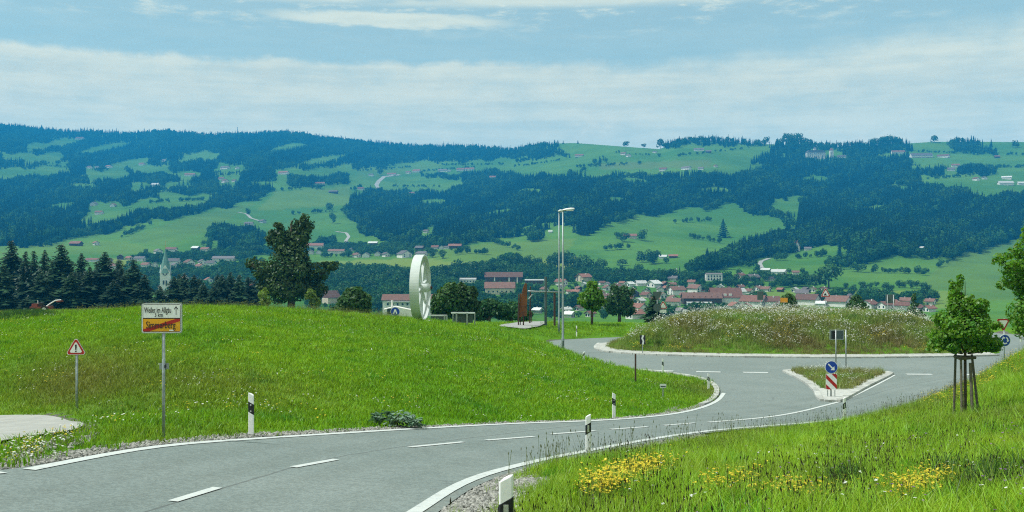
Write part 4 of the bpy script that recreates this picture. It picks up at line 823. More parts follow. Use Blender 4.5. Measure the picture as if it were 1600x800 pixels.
# chapel on the slope
p = far(1246, 393); root = empty('chapel', p, 0, 'little chapel with a steep white gable on the slope', 'chapel')
MB().prism([(-3.8, -1), (3.8, -1), (3.8, 7), (0, 16), (-3.8, 7)], 0, 12).build('wall', mt_wallw, root); rb = MB()
for s in (-1, 1): rb.prism([(s*5., 4.6), (0, 16.3), (0, 17.1), (s*5., 5.4)], -.8, 12.5)
rb.build('roof', mt_roofr, root); MB().box((0, -.03, 5), (1.4, .2, 5)).build('window', mt_win, root); MB().box((0, -.03, .5), (1.8, .2, 3)).build('door', mt_wallb, root)
# manor on the ridge
p = far(1274, 247); root = empty('manor', p, 0, 'large pale manor house with a roof turret on the ridge', 'manor house'); k = p.y/F
W = 29*k
MB().box((0, 0, 7), (W, 20, 22)).build('wall', mt_wallw, root)
MB().prism([(-W/2-1, 18), (W/2+1, 18), (W/2-8, 26), (-W/2+8, 26)], -11, 11).build('roof', mt_roofg, root)
MB().box((-2, 0, 29), (8, 8, 7)).build('turret', mt_wallw, root); MB().lathe([(6.5, 32.5), (.1, 39)], 4, Matrix.Translation((-2, 0, 0)) @ Matrix.Rotation(R(45), 4, 'Z')).build('turret_roof', mt_roofg, root)
for zz in (4, 9, 14): win_row(root, 9, -W/2+2, W/2-2, -10.05, zz, 2.0, 1.9)
MB().prism([(-3, -2), (3, -2), (3, 3), (0, 6), (-3, 3)], -10.3, -9.9).build('gateway', mt_wallb, root)
p = far(1299, 246); root = empty('manor_tower', p, 0, 'narrow tower house with a reddish top beside the manor', 'tower'); MB().box((0, 0, 10), (11, 12, 26)).build('wall', mt_wallw, root); MB().lathe([(8.6, 23), (8.6, 24), (.1, 34)], 4, Matrix.Rotation(R(45), 4, 'Z')).build('roof', mt_roofr, root); win_row(root, 2, -4, 4, -6.05, 15, 1.8, 2)
house(1315, 247, 14, 'low outbuilding at the end of the manor', HF, roof='g', rz=75, w=10, l=18)
# mast on the far ridge, chimney and power poles
p = far(371, 211.5); root = empty('radio_mast', p, 0, 'thin radio mast on the forested skyline', 'mast'); MB().tube([(0, 0, -2), (0, 0, 42)], [2.2, 1.2], 6).build('pole', mt_signback, root); MB().box((0, 0, 40), (5, 3, 7)).build('antenna', mt_signw, root)
p = far(1057.5, 437); root = empty('factory_chimney', p, 0, 'tall thin chimney behind the village roofs', 'chimney'); MB().tube([(0, 0, 0), (0, 0, 13)], [.75, .55], 10).build('stack', mt_wallw, root)
# small white camper like building and blue sign behind the meadow crest
p = P(624, 495, 300); root = empty('kiosk', p, R(4), 'low white building with one dark window and a stub chimney over the meadow crest', 'kiosk')
MB().prism([(-4.6, -1), (6.6, -1), (6.6, 1.3), (-1.2, 3.0), (-4.6, 2.2)], 0, 5).build('wall', mt_wallw, root); MB().box((-2.6, -.04, 1.6), (1.9, .12, 1.6)).build('window', mt_win, root); MB().tube([(-2.2, 2, 2.6), (-2.2, 2, 4.8)], .28, 8).build('chimney', mt_wallw, root)
# ================================================================ woods and village trees, kept clear of the houses
VGREEN = [[(470, 424), (540, 420), (640, 428), (700, 436), (700, 496), (470, 484)], [(672, 428), (760, 416), (870, 424), (940, 430), (940, 436), (860, 446), (860, 501), (680, 501)], [(196, 424), (240, 418), (350, 417), (410, 412), (410, 470), (250, 466), (200, 440)], [(860, 426), (1000, 432), (1110, 436), (1160, 434), (1270, 440), (1270, 448), (1160, 452), (1200, 470), (1120, 501), (840, 501)], [(180, 406), (340, 396), (400, 396), (400, 404), (300, 412), (200, 414)], [(465, 386), (700, 384), (715, 392), (640, 403), (470, 403)], [(1150, 437), (1190, 432), (1250, 434), (1262, 447), (1150, 449)], [(1270, 462), (1460, 470), (1460, 486), (1270, 482)]]
HEDGE = [((190, 372), (235, 352), 1.6), ((410, 300), (470, 296), 1.4), ((455, 335), (540, 330), 1.2), ((560, 268), (640, 262), 1.2), ((610, 292), (690, 293), 1.2), ((690, 392), (760, 398), 1.4), ((760, 376), (812, 392), 1.3), ((930, 392), (1000, 388), 1.2), ((1040, 350), (1110, 345), 1.2), ((1080, 372), (1125, 380), 1.2), ((1120, 415), (1190, 420), 1.4), ((1210, 408), (1290, 400), 1.2), ((1330, 425), (1440, 428), 1.4), ((1440, 432), (1500, 402), 1.2), ((900, 262), (1010, 256), 1.2), ((950, 238), (1030, 245), 1.0), ((1060, 245), (1170, 232), 1.2), ((1430, 238), (1600, 243), 1.2), ((1440, 282), (1520, 275), 1.2), ((1500, 262), (1600, 262), 1.2), ((60, 378), (160, 366), 1.4), ((230, 318), (330, 312), 1.3), ((60, 258), (110, 263), 1.2), ((330, 366), (326, 396), 1.6), ((800, 262), (880, 250), 1.2), ((690, 258), (790, 258), 1.3), ((640, 270), (740, 262), 1.5), ((1180, 425), (1260, 430), 1.6)]
NC = 900000; PB_ = 501.
def Yview(px, py):
    qq = 400-F*VZ/VY; sel = VY >= 500
    return np.where(py <= BASE, Yfar(px, np.minimum(py, BASE)), np.interp(py, qq[sel][::-1], VY[sel][::-1]))
q = np.c_[rng.uniform(-220, 1820, NC), 0*np.ones(NC)]; rg = ridge(q[:, 0]); q[:, 1] = rg + (PB_-rg)*rng.uniform(0, 1, NC)
Y0 = Yview(q[:, 0], q[:, 1]); Y1 = Yview(q[:, 0], q[:, 1]+.5)
den = (Y0/F)*np.abs(Y1-Y0)*2*(PB_-rg)*2040/NC; vg = np.zeros(NC, bool)
for w in VGREEN: vg |= inpoly(q, w)
sp_ = np.where(vg, 7.6, np.clip(Y0*.0030, 5.5, 11.))
keep = rng.uniform(size=NC) < den/sp_**2; q, Y0, vg = q[keep], Y0[keep], vg[keep]
hgt = rng.uniform(11, 26, len(q))+5*(rng.uniform(size=len(q)) < .12); nz = np.sin(q[:, 0]/23)*np.sin(q[:, 1]/11+q[:, 0]/60)+.6*np.sin(q[:, 0]/9+q[:, 1]/5)
right = sstep(q[:, 0], 500, 700); isb = rng.uniform(size=len(q)) < np.clip(.34 + .34*nz - .06*right + .35*sstep(q[:, 1], 370, 385), .04, .9)
isb |= vg & (rng.uniform(size=len(q)) < .93)
hgt = np.where(isb, hgt*.8, hgt); hgt = np.where(vg, rng.uniform(5.5, 13.5, len(q)), hgt)
tp = np.c_[q[:, 0], q[:, 1]-.75*hgt/Y0*F]
jx = 5.*np.sin(q[:, 0]/13+q[:, 1]/7)+3.*np.sin(q[:, 0]/5.1-q[:, 1]/3); jy = 2.2*np.sin(q[:, 0]/17+1)+1.8*np.sin(q[:, 0]/6.3+q[:, 1]/9)+rng.normal(0, .7, len(q)); jit = np.c_[jx, jy]
ok = in_wood(q+jit) & (in_wood(tp+jit) | (tp[:, 1] < ridge(q[:, 0]))) & ~vg
gap = np.sin(q[:, 0]/31+1.7*np.sin(q[:, 1]/19))*np.sin(q[:, 1]/9+q[:, 0]/83+2); ok &= ~((gap > .68) & (q[:, 1] > ridge(q[:, 0])+14))
hed = np.zeros(len(q), bool)
for a_, b_, wdt in HEDGE: hed |= dist_line(q*np.array([1, 2.2]), np.array([a_, b_])*np.array([1, 2.2])) < wdt
hed &= (np.sin(q[:, 0]*1.7+q[:, 1]*2.3) > -.35); isb |= hed; hgt = np.where(hed & ~ok, rng.uniform(5, 13, len(q)), hgt); ok |= hed
front = np.zeros(len(q), bool)
for hx, hy, hw in HOUSES:
    hp_ = hgt/Y0*F; front |= (np.abs(q[:, 0]-hx) < hw*.5+hp_*.4) & (q[:, 1] > hy-1.0) & (tp[:, 1] < hy-1.2)
    front |= (np.abs(q[:, 0]-hx) < hw*.5) & (np.abs(q[:, 1]-hy) < 1.2)
ok = (ok | vg) & ~front
q, Y0, hgt, isb = q[ok], Y0[ok], hgt[ok], isb[ok]
pw = np.c_[(q[:, 0]-800)/F*Y0, Y0, (400-q[:, 1])/F*Y0 - .5]; n = len(pw)
print('wood trees', n)
wd = np.where(isb, hgt*rng.uniform(.75, 1.05, n), hgt*rng.uniform(.8, 1.25, n))
gn_scatter('woods', pw, np.c_[np.zeros(n), np.zeros(n), rng.uniform(0, 6.28, n)], np.c_[wd, wd, hgt], np.where(isb, 6+rng.integers(0, 5, n), rng.integers(0, 6, n)), PC+PB, 'dark blue green spruce woods with broadleaf trees covering the hillsides')

BELTS = [(205, 350, 424, 436, 20, 17, 'the church spire side', 'the belt below the church houses'), (335, 405, 390, 401, 9, 14, 'the pink roofed farm', 'the group above the long grey roof'), (480, 640, 436, 452, 24, 25, 'the big tree', 'the dark belt beside the wheel'),
         (530, 640, 455, 482, 14, 26, 'the tall brown roof', 'the group before the inn'), (675, 800, 428, 446, 20, 24, 'the wheel', 'the belt behind the brown roofs'), (690, 860, 462, 492, 22, 25, 'the wheel', 'the belt before the brown roofs'), (800, 940, 418, 436, 18, 26, 'the sculpture', 'the high belt behind the lamps'),
         (930, 1060, 430, 442, 14, 17, 'the young roadside tree', 'the back row of the village'), (1000, 1200, 437, 462, 22, 16, 'the bright pale roofs', 'the red roof gardens'), (1320, 1455, 449, 457, 14, 14, 'the large willow', 'the hedgerow below the slope'), (1150, 1250, 434, 446, 9, 15, 'the dull red roof', 'the group below the white houses'), (880, 990, 470, 490, 8, 18, 'the street lamps', 'the group by low buildings'),
         (470, 700, 392, 402, 12, 12, 'the long brown farm', 'the hamlet past the wheel')]
for x0, x1, y0, y1, n, hp, anc, belt in BELTS:
    for i in range(n):
        px = x0 + (x1-x0)*(i+random.uniform(.1, .9))/n; py = random.uniform(y0, y1)
        for _ in range(25):
            if any(abs(px-hx) < hw*.5+hp*.3 and hy-1 < py < hy+hp*1.1 for hx, hy, hw in HOUSES): py = random.uniform(y0, y1+3)
            else: break
        p = far(px, py); k = random.uniform(.65, 1.2); h = hp*k*p.y/F
        far_tree('b', p.x, p.y, p.z-.3, h, h*random.uniform(.85, 1.15), '%s tree, %s from %s in %s' % ('tall' if k > .95 else 'low', ORD[i], anc, belt), 'trees of '+belt)
SOLO = [('c', 1130, 371, 27, 24, 'big dark conifer alone on the wide green slope'), ('b', 388, 336, 11, 8, 'small dark tree alone by the farm track on the big field'), ('b', 515, 331, 15, 13, 'round tree standing alone in the upper part of the steep field'), ('b', 520, 350, 18, 12, 'tall tree below the round one in the steep field'), ('b', 594, 274, 10, 10, 'round tree beside the lane near the hilltop hamlet'), ('b', 978, 228, 10, 11, 'round tree standing out on the bare ridge'), ('b', 1006, 230, 7, 8, 'small round tree on the bare ridge by the bigger one'), ('b', 1032, 232, 16, 13, 'tall round tree where the bare ridge meets the wood'),
        ('b', 1197, 224, 12, 12, 'round tree on the ridge before the big wooded dome'), ('b', 1460, 223, 12, 12, 'round tree on the ridge past the white farm buildings'), ('b', 1495, 223, 9, 12, 'broad round tree on the far grassy ridge'), ('b', 1587, 231, 12, 12, 'round tree at the edge of the upper pasture'), ('b', 1295, 451, 40, 46, 'large rounded willow at the foot of the green slope'), ('b', 1275, 452, 24, 22, 'smaller tree leaning on the large willow'), ('b', 975, 378, 16, 18, 'tree beside the farmhouse with the orange roof'), ('b', 1003, 376, 18, 16, 'tree on the uphill side of the orange roofed farmhouse'),
        ('b', 965, 373, 11, 12, 'small tree before the orange roofed farmhouse'), ('b', 1020, 412, 22, 24, 'tree beside the farm in the middle of the slope'), ('b', 1003, 410, 18, 18, 'rounded tree in front of the farm on the slope'), ('b', 972, 415, 11, 18, 'low bushy tree below the farm on the slope'), ('b', 825, 371, 10, 12, 'small tree at the end of the hedge on the slope'), ('b', 918, 357, 14, 15, 'tree in the hedge line that climbs the slope'), ('b', 228, 396, 8, 8, 'small tree by the gabled house near the church spire'), ('b', 318, 384, 9, 9, 'small tree above the white roofed house'), ('c', 1062, 437, 20, 9, 'slim dark conifer by the red gabled house'), ('c', 1093, 452, 18, 7, 'narrow dark conifer between the two red roofs'),
        ('c', 880, 224.5, 5, 4, 'tiny conifer in the row on the bare ridge'), ('c', 866, 226, 6, 5, 'tiny conifer at the start of the bare ridge'), ('c', 903, 224, 5, 4, 'tiny conifer on the crest of the bare ridge'), ('c', 1297, 227, 10, 5, 'conifer rising behind the manor tower')]
for k, px, py, h, w, lab in SOLO:
    p = far(px, py); s = p.y/F
    far_tree(k, p.x, p.y, p.z-.3, h*s*1.05, w*s*(1.15 if k == 'b' else 2.4), lab, 'single trees on the slopes')
for x0, x1, yb, hm, n, dome in [(1212, 1270, 227, 19, 9, 'the wooded dome beside the manor'), (1360, 1412, 228, 17, 8, 'the second wooded dome on the ridge'), (1045, 1175, 221, 9, 14, 'the ridge wood above the pasture'), (1268, 1355, 229, 9, 9, 'the ridge trees behind the manor')]:
    for i in range(n):
        t_ = (i+.5)/n; p = far(x0+(x1-x0)*t_, yb+random.uniform(-1, 1)); s = p.y/F; h = hm*(.6+.4*math.sin(math.pi*t_))*random.uniform(.8, 1.15)*s
        far_tree('b', p.x, p.y, p.z-1, h, h*random.uniform(.8, 1.1), 'dark tree, %s along %s' % (ORD[i], dome), 'trees of '+dome)
# ================================================================ nearer trees
mt_spr = leafmat('spruce_needles', (.014, .040, .019), (.022, .056, .020), .10, .08, vary=.45)
mt_big = leafmat('big_tree_leaves', (.034, .075, .016), (.052, .098, .017), .25, .2, vary=.45, c3=(.025, .06, .016))
mt_dark = leafmat('dark_tree_leaves', (.030, .082, .020), (.050, .112, .022), .25, .2, vary=.45)
mt_young = leafmat('young_tree_leaves', (.060, .185, .014), (.115, .250, .018), .45, .9, vary=.55, c3=(.17, .29, .022))
mt_pale = leafmat('sapling_leaves', (.12, .20, .03), (.15, .23, .035), .4, .6, vary=.35)
def spruce(seed):
    r = np.random.default_rng(seed); V, Q = [], []; k = 0; lean = r.uniform(.85, 1.2)
    for t in np.r_[np.linspace(.02, .55, 22), np.linspace(.56, .985, 26)]:
        rad = .205*lean*(1-t)**.72*(1+.25*math.sin(t*37+seed)) + .008; m = int(6+9*(1-t))
        for j in range(m):
            a = 6.283*(j/m)+r.uniform(-.5, .5); L_ = rad*r.uniform(.55, 1.2); ca, sa = math.cos(a), math.sin(a); up = .03*(t-.2); 
            for f0, f1, wd in ((.05, .5, .34), (.4, .8, .30), (.7, 1.05, .20)):
                w = L_*wd*r.uniform(.7, 1.3); dz0 = -L_*.55*f0**1.4; dz1 = -L_*.55*f1**1.4 + (.02 if f1 > .8 else 0)*L_; jz = r.uniform(-.006, .006); tl = r.uniform(-.5, .5)*w
                for sg in (-1, 1):
                    V += [(ca*L_*f0, sa*L_*f0, t+dz0+jz), (ca*L_*(f0+f1)/2-sg*sa*w, sa*L_*(f0+f1)/2+sg*ca*w, t+(dz0+dz1)/2-.012-abs(tl)*.5+jz), (ca*L_*f1, sa*L_*f1, t+dz1+jz)]; Q.append((k, k+1, k+2)); k += 3
    V = np.array(V); V[:, :2] *= 1; return npmesh('spruce_crown', V, Q)
SPR = [spruce(i) for i in range(5)]
for m in SPR: m.materials.append(mt_spr)
SPT = MB().tube([(0, 0, -.06), (0, 0, .4), (0, 0, .97)], [.018, .012, .002], 7).mesh('trunk', mt_bark)
def spruce_tree(px, pyt, Y, wpx, label, group='spruces along the far edge of the meadow'):
    x = (px-800)/F*Y; zb = float(vz(Y)); zt = (400-pyt)/F*Y; h = zt-zb
    root = empty('spruce_tree', (x, Y, zb), random.uniform(0, 6.28), label, 'tree', group); s = 1.38*wpx/F*Y/.40; root.scale = (s, s, h); link('crown', random.choice(SPR), root); link('trunk', SPT, root)
for px, pt, Y, w, lab in [(-30, 385, 300, 75, 'shaded spruce at the frame edge before the dark row'), (18, 374, 312, 72, 'broad tall spruce at the start of the dark row'), (40, 391, 292, 44, 'narrow spruce second in the dark row'), (53, 390, 315, 46, 'slim spruce with a thin tip beside the narrow one'), (70, 389, 300, 44, 'slim spruce just before the tallest one'), (96, 380, 292, 84, 'tallest and widest spruce of the dark row'), (127, 394, 300, 48, 'pointed spruce behind the widest one'), (140, 415, 285, 54, 'short spruce in the gap by the long low roof'),
                          (164, 392, 290, 72, 'tall spruce standing by itself in the middle of the row'), (190, 416, 300, 48, 'short spruce below the little green field'), (209, 404, 292, 70, 'wide spruce next before the church'), (226, 428, 285, 48, 'low spruce just before the church'), (272, 431, 292, 52, 'low spruce hiding the foot of the church'), (288, 426, 300, 46, 'spruce in front of the white gabled houses'), (303, 428, 290, 44, 'spruce under the steep white gable'), (318, 440, 285, 40, 'small spruce under the salmon pink roof'),
                          (347, 428, 292, 46, 'spruce between the pink roof and the big tree'), (360, 424, 300, 46, 'pointed spruce near the big tree'), (374, 428, 290, 46, 'spruce nearly touching the big tree'), (388, 432, 296, 44, 'last spruce of the row, in the shade of the big tree'), (5, 410, 280, 60, 'stubby spruce under the first tall ones of the row'), (112, 424, 280, 60, 'stubby spruce between the slim tips and the tallest spruce'), (64, 424, 280, 56, 'stubby spruce at the foot of the slim tipped spruces'), (178, 436, 280, 56, 'stubby spruce at the foot of the lone tall one'), (250, 446, 282, 46, 'stubby spruce in front of the church nave'), (335, 446, 280, 44, 'stubby spruce under the salmon pink roof, nearest the meadow')]:
    spruce_tree(px, pt, Y, w, lab or 'lower spruce filling a gap in the dark row')
for i, px in enumerate((28, 82, 108, 152, 186, 216, 280, 312, 340, 366, -12, 398)):
    spruce_tree(px, 402+(i*7) % 13+(22 if px > 200 else 0), 345, 52, 'spruce of the shaded second rank, %s of those showing between the front ones' % ORD[i])
# broadleaf trees with limbs
def broad_tree(name, px, pyt, pyb, Y, blobs, nleaf, leaf, mat, label, trunk_r, limbs=True, seed=1, group=None, zb=None, shell=.5, trunk_mat=None, aspect=.6):
    """blobs in pixels relative to the trunk foot: (dx, dy up, rx, rz)"""
    r = np.random.default_rng(seed); s = Y/F; base = P(px, pyb, Y)
    if zb is None: zb = h1(base.x, Y) if Y < 168 else float(vz(Y))
    off = base.z - zb; root = empty(name, (base.x, Y, zb), 0, label, 'tree', group)
    B = []
    for dx, dy, rx, rz in blobs: B.append(((dx*s, r.uniform(-.55, .55)*rx*s, dy*s+off), (rx*s, rx*s, rz*s)))
    B2 = list(B)
    for c_, rr in B:   # smaller clumps over each mass, for an uneven outline
        for _ in range(7):
            d = unit(1, r)[0]; k = r.uniform(.22, .42); B2.append((tuple(np.array(c_)+d*np.array(rr)*r.uniform(.75, 1.18)), tuple(np.array(rr)*k)))
    c_, n_ = crown_pts(B2, nleaf, r, shell); V, Q = leaf_quads(c_, n_, leaf, r, aspect); link('crown', npmesh('crown', V, Q), root, mat)
    mb = MB(); cz = max(b[0][2] for b in B); lo = min(b[0][2]-b[1][2]*.3 for b in B)
    mb.tube([(0, 0, -.3), (0, 0, lo*.5), (B[0][0][0]*.3, 0, lo+.1*(cz-lo)), (B[0][0][0]*.6, 0, lo+.55*(cz-lo)), (B[0][0][0]*.8, 0, cz)], [trunk_r*1.15, trunk_r, trunk_r*.8, trunk_r*.42, trunk_r*.12], 9)
    if limbs:
        for c_, rr in B:
            st = Vector((c_[0]*.12, 0, max(lo*.92, min(c_[2]*.7, lo+.3*(cz-lo))))); e = Vector(c_); mid = (st+e)/2 + Vector((0, 0, -.08*(e-st).length))
            mb.tube([st, mid, e], [trunk_r*.5, trunk_r*.32, trunk_r*.08], 6)
            for _ in range(2): f = e + Vector(unit(1, r)[0]*np.array(rr)*.8); mb.tube([mid, (mid+f)/2+Vector((0, 0, .1)), f], [trunk_r*.25, trunk_r*.15, trunk_r*.04], 5)
    mb.build('trunk', trunk_mat or mt_bark, root, True); return root
broad_tree('broadleaf_tree', 455, 332, 482, 190, [(0, 66, 34, 34), (-12, 103, 18, 20), (14, 116, 17, 22), (2, 104, 17, 20), (-16, 118, 10, 12), (22, 137, 9, 12), (30, 128, 6, 10), (-30, 110, 11, 12), (-40, 60, 24, 17), (-60, 70, 11, 8), (40, 58, 22, 14), (64, 66, 12, 6), (0, 33, 40, 23), (-30, 34, 22, 17), (35, 31, 22, 15), (-20, 128, 7, 8), (8, 93, 22, 22)], 13000, .34, mt_big, 'large broad old tree standing dark against the valley', .75, seed=3, shell=.45)
SAP = 'pale saplings at the foot of the big tree'
broad_tree('sapling', 411, 452, 482, 150, [(0, 20, 9, 11), (4, 10, 7, 7)], 420, .22, mt_pale, 'pale green sapling before the big tree, on the spruce side', .08, seed=4, group=SAP)
broad_tree('sapling', 487, 450, 484, 150, [(-2, 22, 9, 10), (6, 12, 8, 9)], 460, .22, mt_pale, 'pale green sapling before the big tree, on the wheel side', .08, seed=5, group=SAP)
MT = 'trees just behind the meadow crest'
broad_tree('broadleaf_tree', 552, 448, 497, 125, [(0, 28, 22, 18), (-15, 18, 14, 12), (16, 20, 14, 13), (2, 40, 13, 9), (-26, 10, 12, 9)], 4200, .24, mt_dark, 'rounded dark tree at the crest between big tree and wheel', .25, seed=6, group=MT)
broad_tree('broadleaf_tree', 700, 437, 503, 130, [(0, 35, 20, 24), (-14, 25, 14, 18), (12, 22, 14, 14), (4, 52, 10, 12)], 4200, .24, mt_dark, 'dark leafy tree right behind the wheel', .25, seed=7, group=MT)
broad_tree('broadleaf_tree', 727, 440, 503, 132, [(0, 36, 17, 22), (8, 24, 14, 14), (-6, 52, 9, 9), (12, 45, 8, 10)], 4000, .24, mt_dark, 'dark leafy tree with bare stem behind the board frame', .25, seed=8, group=MT)
broad_tree('broadleaf_tree', 765, 465, 508, 150, [(0, 26, 18, 16), (18, 22, 14, 14), (-16, 14, 12, 11)], 2600, .26, mt_vill, 'bushy green tree between board frame and sculpture', .22, seed=9, group=MT)
broad_tree('broadleaf_tree', 800, 470, 508, 160, [(0, 22, 18, 15), (16, 16, 12, 11)], 2200, .26, mt_vill, 'bushy green tree behind the rusty sculpture', .22, seed=10, group=MT)
broad_tree('broadleaf_tree', 968, 446, 502, 240, [(0, 34, 21, 20), (-10, 24, 15, 15), (10, 22, 15, 15), (2, 45, 14, 9)], 3200, .40, mt_dark, 'dense dark round tree among the low village buildings', .4, seed=11, group=MT)
spruce_tree(1022, 458, 170, 34, 'dark conifer behind the far road signs', MT)
broad_tree('young_tree', 925, 434, 507, 116, [(0, 46, 17, 13), (-10, 36, 12, 10), (10, 38, 11, 10), (0, 60, 9, 9), (4, 30, 12, 7)], 2600, .20, mt_young, 'young roadside tree with a round crown on the meadow past the lamps', .14, seed=12)
broad_tree('young_tree', 1234, 446, 500, 150, [(0, 28, 13, 13), (-7, 20, 9, 9), (7, 20, 9, 9)], 1500, .24, mt_dark, 'green garden tree behind the orange sign', .14, seed=13, group=MT)
broad_tree('young_tree', 1340, 452, 500, 170, [(0, 26, 11, 14), (5, 18, 10, 10)], 1400, .26, mt_dark, 'green garden tree beside the narrow white gable', .14, seed=14, group=MT)
broad_tree('young_tree', 1428, 455, 500, 180, [(0, 34, 3.5, 7), (3, 24, 6, 3), (-4, 17, 7, 3), (0, 10, 13, 5)], 900, .22, mt_dark, 'tiered thin garden tree over the flowers', .12, seed=15, group=MT)
# staked young tree by the road
pt = hitH(1508, 651, 20, 45)
broad_tree('young_tree', 1508, 425, 651, pt.y, [(0, 116, 44, 17), (-30, 120, 24, 16), (34, 116, 26, 15), (0, 140, 36, 22), (-22, 150, 24, 19), (22, 150, 22, 19), (-8, 172, 23, 21), (10, 168, 18, 18), (-12, 194, 12, 16), (27, 172, 13, 13), (-8, 212, 6, 10), (-44, 112, 14, 11), (48, 110, 15, 10)], 10500, .055, mt_young, 'young staked tree with bright leaves on the roadside bank', .052, seed=21, zb=pt.z, shell=.35, aspect=.75)
stk = empty('tree_stake_frame', pt, 0, 'wooden four post stake frame around the young tree', 'tree stakes'); s = pt.y/F
ht = 97*s
def post(x0, y0, x1, y1, zt, r0, nm='stake'):
    gz = h1(pt.x+x0, pt.y+y0)-pt.z-.2; return MB().tube([(x0, y0, gz), ((x0+x1)/2, (y0+y1)/2, (zt+gz)/2), (x1, y1, zt)], [r0, r0*.97, r0*.93], 9).build(nm, mt_wood, stk)
post(-.30, -.45, -.27, -.30, ht, .042); post(-.14, .55, -.16, .35, ht, .042); post(.50, .1, .24, .05, ht, .042); post(.07, -.40, .045, -.28, ht*.88, .052)
for (a_, b_) in (((-.31, -.33), (.33, .0)), ((.31, .12), (-.2, .40)), ((-.16, .40), (-.30, -.34))): 
    M = MB(); v0, v1 = Vector((a_[0], a_[1], ht-.1)), Vector((b_[0], b_[1], ht-.1)); M.tube([v0, v1], .055, 6).build('rail', mt_wood, stk)
# tree leaning in from the edge of the frame
broad_tree('roadside_tree', 1662, 320, 640, 31, [(-25, 175, 48, 50), (-60, 150, 34, 30), (-85, 222, 20, 16), (-100, 236, 10, 10), (-40, 250, 34, 34), (0, 210, 50, 60), (-55, 205, 34, 26), (-45, 125, 30, 20), (-20, 290, 30, 30), (-48, 275, 18, 22), (30, 260, 40, 50), (25, 180, 40, 50)], 18000, .056, mt_young, 'leafy roadside tree reaching into view at the frame edge', .075, seed=22, shell=.4, aspect=.78)
print('trees done')
# ================================================================ grass and flowers
def blade_clump(seed, n, hmin, hmax, spread, w, bend=.5, seg=2):
    r = np.random.default_rng(seed); V, Q = [], []; k = 0
    for _ in range(n):
        a = r.uniform(0, 6.283); d = spread*math.sqrt(r.uniform()); x, y = d*math.cos(a), d*math.sin(a); h = r.uniform(hmin, hmax); b_ = r.uniform(0, 6.283); lean = h*bend*r.uniform(.2, 1.1); f = r.uniform(0, 6.283); ww = w*r.uniform(.7, 1.3)
        for i in range(seg+1):
            t_ = i/seg; cx, cy_ = x+math.cos(b_)*lean*t_**1.8, y+math.sin(b_)*lean*t_**1.8; wd = ww*(1-t_**1.5*.93)
            V += [(cx-math.cos(f)*wd, cy_-math.sin(f)*wd, h*t_*(1-.12*t_*bend)-.02), (cx+math.cos(f)*wd, cy_+math.sin(f)*wd, h*t_*(1-.12*t_*bend)-.02)]
        for i in range(seg): Q.append((k+2*i, k+2*i+1, k+2*i+3, k+2*i+2))
        k += 2*(seg+1)
    return npmesh('grass_clump', V, Q)
def head_stalks(seed, n, h, spread, head, petals, stalk_w=.004, spike=False):
    """stalks and heads; two material slots"""
    r = np.random.default_rng(seed); V, Q, M = [], [], []
    def add(vs, m): k = len(V); V.extend(vs); Q.append((k, k+1, k+2, k+3)); M.append(m)
    for _ in range(n):
        a = r.uniform(0, 6.283); d = spread*math.sqrt(r.uniform()); x, y = d*math.cos(a), d*math.sin(a); hh = h*r.uniform(.65, 1.15); lx, ly = r.uniform(-.18, .18, 2)*hh; f = r.uniform(0, 3.14)
        c, s = math.cos(f)*stalk_w, math.sin(f)*stalk_w; add([(x-c, y-s, 0), (x+c, y+s, 0), (x+lx+c*.6, y+ly+s*.6, hh), (x+lx-c*.6, y+ly-s*.6, hh)], 0)
        hd = head*r.uniform(.7, 1.25)
        if spike:
            for q_ in (0, 1.57): c, s = math.cos(f+q_)*hd*.3, math.sin(f+q_)*hd*.3; add([(x+lx, y+ly, hh-hd), (x+lx+c, y+ly+s, hh), (x+lx, y+ly, hh+hd*1.4), (x+lx-c, y+ly-s, hh)], 1)
        else:
            for q_ in range(petals):
                al = 6.283*q_/petals+f; tl = r.uniform(-.2, .55); ct, st = math.cos(al), math.sin(al)
                add([(x+lx, y+ly, hh), (x+lx+(ct*.6-st*.45)*hd, y+ly+(st*.6+ct*.45)*hd, hh+tl*hd*.6), (x+lx+ct*hd, y+ly+st*hd, hh+tl*hd), (x+lx+(ct*.6+st*.45)*hd, y+ly+(st*.6-ct*.45)*hd, hh+tl*hd*.6)], 1)
    me = npmesh('flower_clump', V, Q); return me, np.array(M, np.int32)
def setmats(mm, a, b_): me, M = mm; me.materials.append(a); me.materials.append(b_); me.polygons.foreach_set('material_index', M); return me
mt_gr = leafmat('meadow_grass', (.140, .335, .007), (.210, .400, .010), .37, .17, c3=(.068, .245, .010), dry=DRY, vary=.40, up=.72)
mt_gb = leafmat('bank_grass', (.205, .385, .018), (.285, .440, .026), .38, .35, c3=(.080, .270, .014), dry=(.15, .15, .04), vary=.45, up=.62)
mt_gi = leafmat('island_grass', (.180, .300, .045), (.260, .310, .085), .36, .22, c3=(.075, .230, .022), dry=(.20, .16, .07), vary=.45, up=.62)
mt_stalk = leafmat('stalks', (.11, .16, .03), (.15, .15, .05), .2, 1.)
mt_seed = leafmat('seed_heads', (.028, .026, .018), (.05, .042, .028), .1, 2.)
mt_fw = leafmat('white_petals', (.78, .80, .74), (.70, .74, .70), .25, 2., vary=.15, tcol=(1, 1, 1))
mt_fy = leafmat('yellow_petals', (.74, .62, .06), (.66, .52, .04), .25, 2., vary=.2, tcol=(1, 1, 1))
mt_fp = leafmat('violet_petals', (.24, .13, .30), (.30, .17, .34), .25, 2., vary=.2, tcol=(1, 1, 1))
def withm(ms, m):
    for q in ms: q.materials.append(m)
    return ms
ALLP = lambda p: (signed(road_poly, p), signed(path_poly, p), signed(island, p), signed(split, p))
padd = pad_poly
def sample_area(x0, x1, y0, y1, n): return np.c_[rng.uniform(x0, x1, n), rng.uniform(y0, y1, n)]
